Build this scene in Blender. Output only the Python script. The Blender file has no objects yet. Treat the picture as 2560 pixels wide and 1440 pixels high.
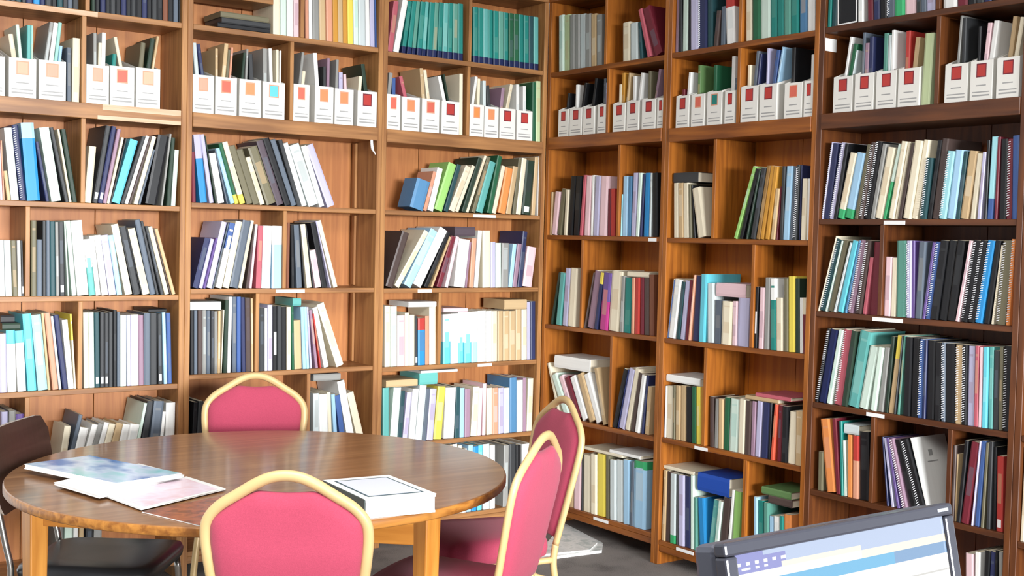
import bpy, bmesh, math, random
from mathutils import Matrix, Vector, Euler

# ------------------------------------------------------------------ camera, sky, lights, exposure
S = bpy.context.scene
COL = S.collection
cam_data = bpy.data.cameras.new('camera')
cam = bpy.data.objects.new('camera', cam_data)
COL.objects.link(cam)
cam_data.sensor_width = 36.0
cam_data.lens = 36.0 * 3000.407 / 2560.0
cam_data.clip_start = 0.05
YAW, PITCH, ROLL = 0.63149084, -0.04130456, 0.02277948
fw = Vector((math.sin(YAW) * math.cos(PITCH), math.cos(YAW) * math.cos(PITCH), math.sin(PITCH)))
rt = Vector((math.cos(YAW), -math.sin(YAW), 0.0))
up = rt.cross(fw)
r2 = rt * math.cos(ROLL) + up * math.sin(ROLL)
u2 = up * math.cos(ROLL) - rt * math.sin(ROLL)
m = Matrix((r2, u2, -fw)).transposed().to_4x4()
m.translation = Vector((-3.85661, -5.0, 1.51))
cam.matrix_world = m
S.camera = cam

world = bpy.data.worlds.new('world')
S.world = world
world.use_nodes = True
world.node_tree.nodes['Background'].inputs[0].default_value = (0.90, 0.94, 1.0, 1)
world.node_tree.nodes['Background'].inputs[1].default_value = 0.27


def area_light(name, loc, target, sx, sy, power, color):
    d = bpy.data.lights.new(name, 'AREA')
    d.shape = 'RECTANGLE'
    d.size, d.size_y, d.energy, d.color = sx, sy, power, color
    o = bpy.data.objects.new(name, d)
    o.location = loc
    o.rotation_euler = (Vector(target) - Vector(loc)).to_track_quat('-Z', 'Y').to_euler()
    COL.objects.link(o)
    return o


# daylight from the bright sky beyond the wide window in the added wall behind the camera
area_light('window_daylight', (-3.9, -20.0, 2.5), (-2.4, 0.0, 1.4), 8.0, 3.2, 6000, (0.96, 0.98, 1.0))
# fluorescent panel under the ceiling over the table
area_light('ceiling_panel_light', (-3.0, -3.4, 3.05), (-2.7, -3.0, 0.0), 2.6, 2.6, 150, (1.0, 0.98, 0.95))
S.view_settings.view_transform = 'Standard'
S.view_settings.look = 'None'
S.view_settings.exposure = 0.84
S.view_settings.gamma = 1.0
S.view_settings.use_curve_mapping = False

RND = random.Random(11)


# ------------------------------------------------------------------ materials
def lin(h):
    c = [int(h[i:i + 2], 16) / 255 for i in (0, 2, 4)]
    return tuple(x / 12.92 if x <= 0.04045 else ((x + 0.055) / 1.055) ** 2.4 for x in c) + (1.0,)


def new_mat(name, color, rough=0.5, metal=0.0, spec=0.5):
    mt = bpy.data.materials.new(name)
    mt.use_nodes = True
    b = mt.node_tree.nodes['Principled BSDF']
    b.inputs['Base Color'].default_value = color
    b.inputs['Roughness'].default_value = rough
    b.inputs['Metallic'].default_value = metal
    b.inputs['Specular IOR Level'].default_value = spec
    return mt


def node(mt, kind, **kw):
    n = mt.node_tree.nodes.new(kind)
    for k, v in kw.items():
        setattr(n, k, v)
    return n


def link(mt, a, b):
    mt.node_tree.links.new(a, b)


def vary(mt, color, amount=0.16, streak=(90, 90, 6), streak_amount=0.10):
    """each object a little lighter or darker, plus faint wear streaks along the height"""
    b = mt.node_tree.nodes['Principled BSDF']
    info = node(mt, 'ShaderNodeObjectInfo')
    tc = node(mt, 'ShaderNodeTexCoord')
    mp = node(mt, 'ShaderNodeMapping')
    mp.inputs['Scale'].default_value = streak
    nz = node(mt, 'ShaderNodeTexNoise')
    nz.inputs['Scale'].default_value = 1.0
    nz.inputs['Detail'].default_value = 2.0
    link(mt, tc.outputs['Object'], mp.inputs['Vector'])
    link(mt, mp.outputs['Vector'], nz.inputs['Vector'])
    m1 = node(mt, 'ShaderNodeMath', operation='MULTIPLY_ADD')
    m1.inputs[1].default_value = amount
    m1.inputs[2].default_value = 1.0 - amount / 2 - streak_amount / 2
    link(mt, info.outputs['Random'], m1.inputs[0])
    m2 = node(mt, 'ShaderNodeMath', operation='MULTIPLY_ADD')
    m2.inputs[1].default_value = streak_amount
    link(mt, nz.outputs['Fac'], m2.inputs[0])
    link(mt, m1.outputs[0], m2.inputs[2])
    hsv = node(mt, 'ShaderNodeHueSaturation')
    hsv.inputs['Color'].default_value = color
    link(mt, m2.outputs[0], hsv.inputs['Value'])
    link(mt, hsv.outputs['Color'], b.inputs['Base Color'])
    return mt


def wood(name, dark, light, axis, rough=0.42, scale=1.0, spec=0.5, bump=0.05, coat=0.0):
    """wood with the grain along one axis of the object"""
    mt = new_mat(name, light, rough, 0, spec)
    b = mt.node_tree.nodes['Principled BSDF']
    b.inputs['Coat Weight'].default_value = coat
    b.inputs['Coat Roughness'].default_value = 0.12
    tc = node(mt, 'ShaderNodeTexCoord')
    mp = node(mt, 'ShaderNodeMapping')
    sc = [38.0 * scale] * 3
    sc[axis] = 2.2 * scale
    mp.inputs['Scale'].default_value = sc
    link(mt, tc.outputs['Object'], mp.inputs['Vector'])
    nz = node(mt, 'ShaderNodeTexNoise')
    nz.inputs['Scale'].default_value = 1.0
    nz.inputs['Detail'].default_value = 5.0
    nz.inputs['Distortion'].default_value = 0.6
    link(mt, mp.outputs['Vector'], nz.inputs['Vector'])
    big = node(mt, 'ShaderNodeTexNoise')
    big.inputs['Scale'].default_value = 2.3
    big.inputs['Detail'].default_value = 2.0
    link(mt, tc.outputs['Object'], big.inputs['Vector'])
    mx = node(mt, 'ShaderNodeMath', operation='MULTIPLY_ADD')
    mx.inputs[1].default_value = 0.27
    link(mt, big.outputs['Fac'], mx.inputs[0])
    m3 = node(mt, 'ShaderNodeMath', operation='MULTIPLY')
    m3.inputs[1].default_value = 0.62
    link(mt, nz.outputs['Fac'], m3.inputs[0])
    link(mt, m3.outputs[0], mx.inputs[2])
    cr = node(mt, 'ShaderNodeValToRGB')
    cr.color_ramp.elements[0].position = 0.36
    cr.color_ramp.elements[0].color = dark
    cr.color_ramp.elements[1].position = 0.70
    cr.color_ramp.elements[1].color = light
    link(mt, mx.outputs[0], cr.inputs['Fac'])
    link(mt, cr.outputs['Color'], b.inputs['Base Color'])
    bp = node(mt, 'ShaderNodeBump')
    bp.inputs['Strength'].default_value = bump
    bp.inputs['Distance'].default_value = 0.002
    link(mt, nz.outputs['Fac'], bp.inputs['Height'])
    link(mt, bp.outputs['Normal'], b.inputs['Normal'])
    return mt


PAL = {  # code: (colour, words)
    'k': ('17181b', 'black'), 'ch': ('36383a', 'charcoal'), 'slate': ('5a6470', 'slate grey'), 'grey': ('8c8c88', 'grey'),
    'pale': ('c3cdcd', 'pale grey'), 'white': ('e6e6e2', 'white'), 'cream': ('ddd3ba', 'cream'), 'tan': ('bfa47c', 'tan'),
    'dtan': ('94703f', 'brown-tan'), 'ochre': ('c08a35', 'ochre'), 'y': ('e3cf55', 'yellow'), 'or': ('dd8a4c', 'orange'),
    'sal': ('d09478', 'salmon'), 'rora': ('c9543c', 'brick red'), 'red': ('b23a34', 'red'), 'mr': ('6e2330', 'maroon'),
    'rpk': ('b35a66', 'dusty red'), 'pk': ('dfbfc4', 'pale pink'), 'mauve': ('94788a', 'mauve'), 'mauvech': ('50454d', 'dark mauve'),
    'mg': ('b23a80', 'magenta'), 'pu': ('66508e', 'purple'), 'lav': ('b6b3cf', 'lavender'), 'nv': ('2b3156', 'navy'),
    'royal': ('1d4aa6', 'royal blue'), 'dnv': ('16204a', 'dark navy'), 'nvb': ('3f5c95', 'mid blue'), 'b': ('2a86c2', 'bright blue'), 'slateb': ('4f7fa6', 'steel blue'),
    'lb': ('9cc3de', 'light blue'), 'tq': ('62bfd0', 'turquoise'), 'ltq': ('9ed6de', 'light turquoise'), 'teal': ('5fa8a2', 'sea green'),
    'lteal': ('94c4ba', 'pale sea green'), 'tl': ('1f7d74', 'teal'), 'gtl': ('5a9384', 'grey teal'), 'dtl': ('24474c', 'dark teal'),
    'dg': ('26382c', 'blackish green'), 'dgn': ('235c3e', 'dark green'), 'gn': ('3aa268', 'green'), 'green': ('5d7f4e', 'leaf green'),
    'lg': ('93c46e', 'light green'), 'lgc': ('b9c79a', 'pale green'), 'mint': ('c9dccf', 'mint'), 'olive': ('6b6650', 'olive grey'),
    'br': ('7a4a34', 'brown'), 'brch': ('4a3c38', 'dark brown'),
    'psal': ('dc9c84', 'glare-pale salmon'), 'pred': ('cf6654', 'glare-pale red'), 'pcr': ('daa88c', 'glare-pale peach'), 'por': ('d6895c', 'glare-pale orange'),  # emblem reds with the glare on them mixed into the colour
}
MAT = {}


def cmat(code):
    if code not in MAT:
        c = lin(PAL[code][0])
        MAT[code] = vary(new_mat('cover_' + PAL[code][1].replace(' ', '_'), c, 0.45, 0, 0.4), c)
    return MAT[code]


def print_mat(code, other):
    key = code + '+' + other
    if key not in MAT:
        a, b = lin(PAL[code][0]), lin(PAL[other][0])
        c = tuple(a[i] * 0.6 + b[i] * 0.4 for i in range(3)) + (1.0,)
        MAT[key] = vary(new_mat('spine_print_' + PAL[code][1].replace(' ', '_'), c, 0.45, 0, 0.4), c)
    return MAT[key]


PAGES = vary(new_mat('book_pages', lin('d8cfba'), 0.85, 0, 0.1), lin('d8cfba'), 0.15, (6, 6, 500), 0.12)
PRINT_DARK = new_mat('dark_print', lin('3a3a40'), 0.6)
PRINT_GREY = new_mat('grey_print', lin('9a9a98'), 0.6)
PRINT_GOLD = new_mat('gold_print', lin('b9a878'), 0.5)
LABEL = new_mat('white_label', lin('e8e8e6'), 0.7)
BOXW = vary(new_mat('white_file_board', lin('dfddd6'), 0.6), lin('dfddd6'), 0.06, (4, 4, 4), 0.05)
BOXIN = new_mat('grey_file_board', lin('b9b4aa'), 0.8)
WIRE_W = new_mat('white_wire', lin('e2e4e8'), 0.35, 0.2)
# case wood: tan set has glare in its colour, dark set has shade; one material for each grain direction
CASE_WOOD = [[wood('glare_pale_case_wood_across', lin('805632'), lin('bc8854'), 0), wood('glare_pale_case_wood_upright', lin('8a5c34'), lin('c8945a'), 2),
              wood('glare_pale_back_board', lin('9e6234'), lin('c6864c'), 2, 0.5)],
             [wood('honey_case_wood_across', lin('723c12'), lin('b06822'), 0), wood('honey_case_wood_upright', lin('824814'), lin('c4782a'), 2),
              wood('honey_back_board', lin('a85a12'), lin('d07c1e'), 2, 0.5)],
             [wood('shade_dark_case_wood_across', lin('46240f'), lin('74411c'), 0), wood('shade_dark_case_wood_upright', lin('4e2810'), lin('7e481e'), 2),
              wood('shade_dark_back_board', lin('5c2c10'), lin('8a4818'), 2, 0.5)]]
EDGE_WEAR = wood('worn_pale_edge', lin('b88a62'), lin('ead9c2'), 0, 0.5)


# ------------------------------------------------------------------ mesh helpers
def mesh_obj(name, verts, faces, mats, parent=None, idx=None, smooth=False):
    me = bpy.data.meshes.new(name)
    me.from_pydata(verts, [], faces)
    for mt in (mats if isinstance(mats, (list, tuple)) else [mats]):
        me.materials.append(mt)
    if idx:
        me.polygons.foreach_set('material_index', idx)
    if smooth:
        me.polygons.foreach_set('use_smooth', [True] * len(me.polygons))
    me.update()
    o = bpy.data.objects.new(name, me)
    COL.objects.link(o)
    if parent is not None:
        o.parent = parent
    return o


def bm_obj(name, bm, mats, parent=None, smooth=False):
    bmesh.ops.recalc_face_normals(bm, faces=bm.faces)
    me = bpy.data.meshes.new(name)
    bm.to_mesh(me)
    bm.free()
    for mt in (mats if isinstance(mats, (list, tuple)) else [mats]):
        me.materials.append(mt)
    if smooth:
        me.polygons.foreach_set('use_smooth', [True] * len(me.polygons))
    o = bpy.data.objects.new(name, me)
    COL.objects.link(o)
    if parent is not None:
        o.parent = parent
    return o


def empty(name, loc=(0, 0, 0), rz=0.0):
    o = bpy.data.objects.new(name, None)
    o.empty_display_size = 0.1
    o.location = loc
    o.rotation_euler = (0, 0, rz)
    COL.objects.link(o)
    return o


def tag(o, label=None, cat=None, group=None, kind=None):
    if label:
        o['label'] = label
    if cat:
        o['category'] = cat
    if group:
        o['group'] = group
    if kind:
        o['kind'] = kind
    return o


def box(name, a, b, mt, parent=None, bev=0.0015, seg=1):
    bm = bmesh.new()
    bmesh.ops.create_cube(bm, size=1.0)
    for v in bm.verts:
        v.co = Vector([(a[i] + b[i]) / 2 + v.co[i] * (b[i] - a[i]) for i in range(3)])
    if bev:
        bmesh.ops.bevel(bm, geom=list(bm.edges), offset=bev, segments=seg, affect='EDGES', profile=0.5)
    return bm_obj(name, bm, mt, parent)


def smooth_path(pts, n=6, closed=False):
    """Catmull-Rom through the points"""
    P = [Vector(p) for p in pts]
    out = []
    L = len(P)
    for i in range(L if closed else L - 1):
        p0 = P[(i - 1) % L] if closed or i > 0 else P[0]
        p1, p2 = P[i], P[(i + 1) % L]
        p3 = P[(i + 2) % L] if closed or i + 2 < L else P[-1]
        for k in range(n):
            t = k / n
            out.append(0.5 * ((2 * p1) + (p2 - p0) * t + (2 * p0 - 5 * p1 + 4 * p2 - p3) * t * t + (3 * p1 - p0 - 3 * p2 + p3) * t ** 3))
    if not closed:
        out.append(P[-1])
    return out


def tube(name, path, rad, mt, parent=None, sides=10, closed=False, up_hint=None, flat=1.0):
    """a tube swept along a path; flat < 1 squashes it along the hint"""
    n = len(path)
    verts, faces = [], []
    hint = Vector(up_hint) if up_hint else Vector((0, 1, 0))
    for i, p in enumerate(path):
        a = path[(i - 1) % n] if closed or i else path[0]
        b = path[(i + 1) % n] if closed or i < n - 1 else path[-1]
        t = (b - a).normalized()
        x = hint - t * hint.dot(t)
        if x.length < 1e-4:
            x = Vector((1, 0, 0)) - t * t.x
        x.normalize()
        y = t.cross(x)
        r = rad[i] if isinstance(rad, (list, tuple)) else rad
        for k in range(sides):
            q = 2 * math.pi * k / sides
            verts.append(p + x * (r * flat * math.cos(q)) + y * (r * math.sin(q)))
    for i in range(n if closed else n - 1):
        for k in range(sides):
            j = (i + 1) % n
            faces.append((i * sides + k, i * sides + (k + 1) % sides, j * sides + (k + 1) % sides, j * sides + k))
    if not closed:
        faces.append(tuple(range(sides))[::-1])
        faces.append(tuple((n - 1) * sides + k for k in range(sides)))
    return mesh_obj(name, verts, faces, mt, parent, smooth=True)


ORD = ('first second third fourth fifth sixth seventh eighth ninth tenth eleventh twelfth thirteenth fourteenth fifteenth sixteenth '
       'seventeenth eighteenth nineteenth twentieth').split()


def ordinal(n):
    if n <= 20:
        return ORD[n - 1]
    tens = {2: 'twenty', 3: 'thirty', 4: 'forty', 5: 'fifty'}[n // 10]
    return {'twenty': 'twentieth', 'thirty': 'thirtieth', 'forty': 'fortieth', 'fifty': 'fiftieth'}[tens] if n % 10 == 0 else tens + '-' + ORD[n % 10 - 1]

# ------------------------------------------------------------------ room shell
def carpet_mat():
    mt = new_mat('grey_carpet', lin('5c5654'), 0.95, 0, 0.1)
    b = mt.node_tree.nodes['Principled BSDF']
    tc = node(mt, 'ShaderNodeTexCoord')
    nz = node(mt, 'ShaderNodeTexNoise')
    nz.inputs['Scale'].default_value = 260
    nz.inputs['Detail'].default_value = 3
    n2 = node(mt, 'ShaderNodeTexNoise')
    n2.inputs['Scale'].default_value = 5
    link(mt, tc.outputs['Object'], nz.inputs['Vector'])
    link(mt, tc.outputs['Object'], n2.inputs['Vector'])
    ad = node(mt, 'ShaderNodeMath', operation='ADD')
    link(mt, nz.outputs['Fac'], ad.inputs[0])
    link(mt, n2.outputs['Fac'], ad.inputs[1])
    cr = node(mt, 'ShaderNodeValToRGB')
    cr.color_ramp.elements[0].position = 0.6
    cr.color_ramp.elements[0].color = lin('3e3a3a')
    cr.color_ramp.elements[1].position = 1.4
    cr.color_ramp.elements[1].color = lin('86807c')
    link(mt, ad.outputs[0], cr.inputs['Fac'])
    link(mt, cr.outputs['Color'], b.inputs['Base Color'])
    bp = node(mt, 'ShaderNodeBump')
    bp.inputs['Strength'].default_value = 0.5
    bp.inputs['Distance'].default_value = 0.004
    link(mt, nz.outputs['Fac'], bp.inputs['Height'])
    link(mt, bp.outputs['Normal'], b.inputs['Normal'])
    return mt


def plaster_mat():
    mt = new_mat('white_plaster', lin('d9dde0'), 0.9, 0, 0.2)
    b = mt.node_tree.nodes['Principled BSDF']
    nz = node(mt, 'ShaderNodeTexNoise')
    nz.inputs['Scale'].default_value = 40
    nz.inputs['Detail'].default_value = 4
    bp = node(mt, 'ShaderNodeBump')
    bp.inputs['Strength'].default_value = 0.15
    bp.inputs['Distance'].default_value = 0.003
    link(mt, nz.outputs['Fac'], bp.inputs['Height'])
    link(mt, bp.outputs['Normal'], b.inputs['Normal'])
    return mt


PLASTER = plaster_mat()
CARPET = carpet_mat()
tag(box('floor', (-7.5, -12.2, -0.08), (0.42, 0.42, 0.0), CARPET, None, 0), kind='structure')
tag(box('ceiling', (-7.5, -12.2, 3.1), (0.42, 0.42, 3.2), PLASTER, None, 0), kind='structure')
tag(box('wall_left', (-7.5, 0.30, 0.0), (0.42, 0.42, 3.1), PLASTER, None, 0), kind='structure')
tag(box('wall_right', (0.30, -12.2, 0.0), (0.42, 0.30, 3.1), PLASTER, None, 0), kind='structure')



def added_window_wall():
    """an added, unseen wall behind the camera, with one wide opening"""
    bm = bmesh.new()
    rects = [[(-7.5, 0.0), (0.42, 0.0), (0.42, 3.1), (-7.5, 3.1)], [(-7.1, 0.85), (-0.6, 0.85), (-0.6, 2.3), (-7.1, 2.3)]]
    V = [[[bm.verts.new((x, y, z)) for x, z in r] for r in rects] for y in (-12.0, -12.2)]
    for k in range(4):
        n = (k + 1) % 4
        for side in (0, 1):
            bm.faces.new((V[side][0][k], V[side][0][n], V[side][1][n], V[side][1][k]))
        bm.faces.new((V[0][0][k], V[0][0][n], V[1][0][n], V[1][0][k]))
        bm.faces.new((V[0][1][k], V[0][1][n], V[1][1][n], V[1][1][k]))
    return bm_obj('added_wall_back', bm, PLASTER)


tag(added_window_wall(), kind='structure')  # unseen wall, added so its lintel dims the upper shelves

# ------------------------------------------------------------------ bookcases
# bay: wall, start, end along the wall, then the height of each fixed shelf and the dividers standing on it
BAYS = {'L1': (0,
        -2.905,
        -1.945,
        {'T': 2.3839, 'M': 1.9905, 'S1': 1.6039, 'S2': 1.2233, 'S3': 0.8403, 'S4': 0.462, 'S5': 0.1},
        {'T': [-2.365], 'F': [-2.3777], 'S1': [-2.3778], 'S2': [-2.5924], 'S3': [-2.3838], 'S4': [-2.5901]}),
 'L2': (0,
        -1.945,
        -0.985,
        {'T': 2.3856, 'M': 1.989, 'S1': 1.6221, 'S2': 1.2489, 'S3': 0.8749, 'S4': 0.475, 'S5': 0.1},
        {'T': [-1.406], 'F': [-1.4552], 'S2': [-1.4774], 'S3': [-1.6055], 'S4': [-1.3476]}),
 'L3': (0, -0.985, 0.0, {'T': 2.3742, 'M': 1.986, 'S1': 1.6216, 'S2': 1.2447, 'S3': 0.8642, 'S4': 0.4865, 'S5': 0.1}, {'T': [-0.4894], 'F': [-0.4917], 'S3': [-0.6347]}),
 'R1': (1,
        0.0,
        0.905,
        {'T': 2.3645, 'M': 2.0078, 'S1': 1.5209, 'S2': 1.0541, 'S3': 0.5823, 'S4': 0.1264},
        {'T': [0.4536], 'F': [0.4807], 'S1': [0.5764], 'S2': [0.3148], 'S3': [0.5568]}),
 'R2': (1,
        0.905,
        1.785,
        {'T': 2.3676, 'M': 2.0009, 'S1': 1.5183, 'S2': 1.053, 'S3': 0.5889, 'S4': 0.105},
        {'T': [1.3465], 'F': [1.3472], 'S1': [1.218], 'S2': [1.4636], 'S3': [1.1978], 'S4': [1.4518]}),
 'R3': (1,
        1.785,
        2.695,
        {'T': 2.3716, 'M': 2.0069, 'S1': 1.6051, 'S2': 1.2338, 'S3': 0.8631, 'S4': 0.5063, 'S5': 0.105},
        {'T': [2.3231], 'F': [2.3309], 'S2': [2.1153], 'S4': [2.1045, 2.4414]}),
 'R4': (1, 2.695, 3.55, {'T': 2.3716, 'M': 2.0069, 'S1': 1.6051, 'S2': 1.2338, 'S3': 0.86, 'S4': 0.49, 'S5': 0.105}, {})}
SIDE, DEPTH, TOPZ = 0.025, 0.265, 2.74
BAYWORDS = {'L1': 'bay behind brown chair', 'L2': 'bay behind far red chair', 'L3': 'table-side corner bay', 'R1': 'corner bay above papers',
            'R2': 'bay with blue folder', 'R3': 'dark bay behind monitor', 'R4': 'end bay'}
CASE_LABEL = {
    'L1': 'brown wooden bookcase bay behind the brown-backed chair, packed with books',
    'L2': 'brown wooden bookcase bay behind the far red chair, with half-empty shelves',
    'L3': 'brown wooden bookcase bay behind the table, running up to the room corner',
    'R1': 'honey-brown bookcase bay on the side wall starting at the room corner',
    'R2': 'honey-brown bookcase bay holding the askew blue folder on its lowest shelf',
    'R3': 'brown bookcase bay, wood darkened for shade, behind the monitor, full of spiral-bound reports',
    'R4': 'bookcase bay past the dark one, only a sliver of it in view',
}
SHELF_LABELS = {  # (bay, row): strips stuck to the shelf edge, start and end along the wall
    ('L2', 'S2'): [(-1.52, -1.376)], ('L3', 'S1'): [(-0.451, -0.311)], ('L3', 'S2'): [(-0.768, -0.687)], ('L3', 'S3'): [(-0.403, -0.315)],
    ('R3', 'S1'): [(2.123, 2.219)], ('R3', 'S2'): [(2.087, 2.225)], ('R2', 'S3'): [(1.147, 1.229)], ('R1', 'S1'): [(0.804, 0.859)],
    ('R3', 'S3'): [(2.074, 2.157)], ('R1', 'S4'): [(0.457, 0.57)], ('R2', 'S4'): [(1.049, 1.16)],
}


def make_bay(key):
    wall, sa, sb, boards, divs = BAYS[key]
    w = sb - sa
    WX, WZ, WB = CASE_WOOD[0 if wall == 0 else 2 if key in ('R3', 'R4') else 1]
    loc = (sa, 0, 0) if wall == 0 else (0, -sa, 0)
    root = empty('bookcase', loc, 0 if wall == 0 else -math.pi / 2)
    tag(root, CASE_LABEL[key], 'bookcase', 'built-in bookcase bays')
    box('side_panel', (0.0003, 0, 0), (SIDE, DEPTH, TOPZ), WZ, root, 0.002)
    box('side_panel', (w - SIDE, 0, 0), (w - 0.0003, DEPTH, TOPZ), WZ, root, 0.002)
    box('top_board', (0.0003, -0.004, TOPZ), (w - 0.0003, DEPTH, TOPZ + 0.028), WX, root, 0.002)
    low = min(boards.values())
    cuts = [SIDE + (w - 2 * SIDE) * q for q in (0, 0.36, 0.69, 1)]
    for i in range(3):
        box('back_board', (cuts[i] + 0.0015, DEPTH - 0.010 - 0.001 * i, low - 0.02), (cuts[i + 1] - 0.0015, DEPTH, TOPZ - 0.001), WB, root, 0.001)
    order = sorted(boards, key=lambda k: -boards[k])
    above = TOPZ
    for k in order:
        z = boards[k]
        half = 0.031 if k == 'M' else 0.012 if k == 'T' else 0.011
        y0 = -0.006 if k == 'M' else 0.003
        sh = box('shelf', (SIDE + 0.0003, y0, z - half), (w - SIDE - 0.0003, DEPTH - 0.013, z + half), WX, root, 0.002)
        for a, b in SHELF_LABELS.get((key, k), []):
            box('edge_label', (a - sa, y0 - 0.0012, z - half + 0.001), (b - sa, y0 - 0.0001, z + half - 0.006), LABEL, sh, 0)
        if key == 'L1' and k == 'T':
            box('worn_edge', (0.18, y0 - 0.0015, z - half + 0.001), (0.58, y0 - 0.0001, z + half - 0.003), EDGE_WEAR, sh, 0)
        if key == 'L1' and k == 'M':   # the worn pale edge of the thick shelf
            box('worn_edge', (0.60, y0 - 0.0015, z + 0.008), (w - SIDE - 0.004, y0 - 0.0001, z + half), EDGE_WEAR, sh, 0)
            box('worn_edge', (0.58, y0 - 0.0015, z - half), (w - SIDE - 0.004, y0 - 0.0001, z - half + 0.016), EDGE_WEAR, sh, 0)
        row = 'F' if k == 'M' else k
        for s in divs.get(row, []):
            box('divider', (s - sa - 0.009, 0.004, z + half + 0.0003), (s - sa + 0.009, DEPTH - 0.013, above - 0.0003), WZ, root, 0.0015)
        above = z - half
    box('base_rail', (SIDE + 0.0003, 0.006, low - 0.042), (w - SIDE - 0.0003, 0.026, low - 0.0115), WX, root, 0.002)
    if key == 'L2':
        box('half_shelf', (SIDE + 0.0003, 0.004, 2.528), (0.395, 0.20, 2.552), WX, root, 0.002)
        for z0, z1 in ((1.64, 1.955), (1.265, 1.605), (0.89, 1.232)):
            box('batten', (w - SIDE - 0.013, DEPTH - 0.075, z0), (w - SIDE - 0.0002, DEPTH - 0.05, z1), WZ, root, 0.002)
    return root


for key in BAYS:
    make_bay(key)

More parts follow.
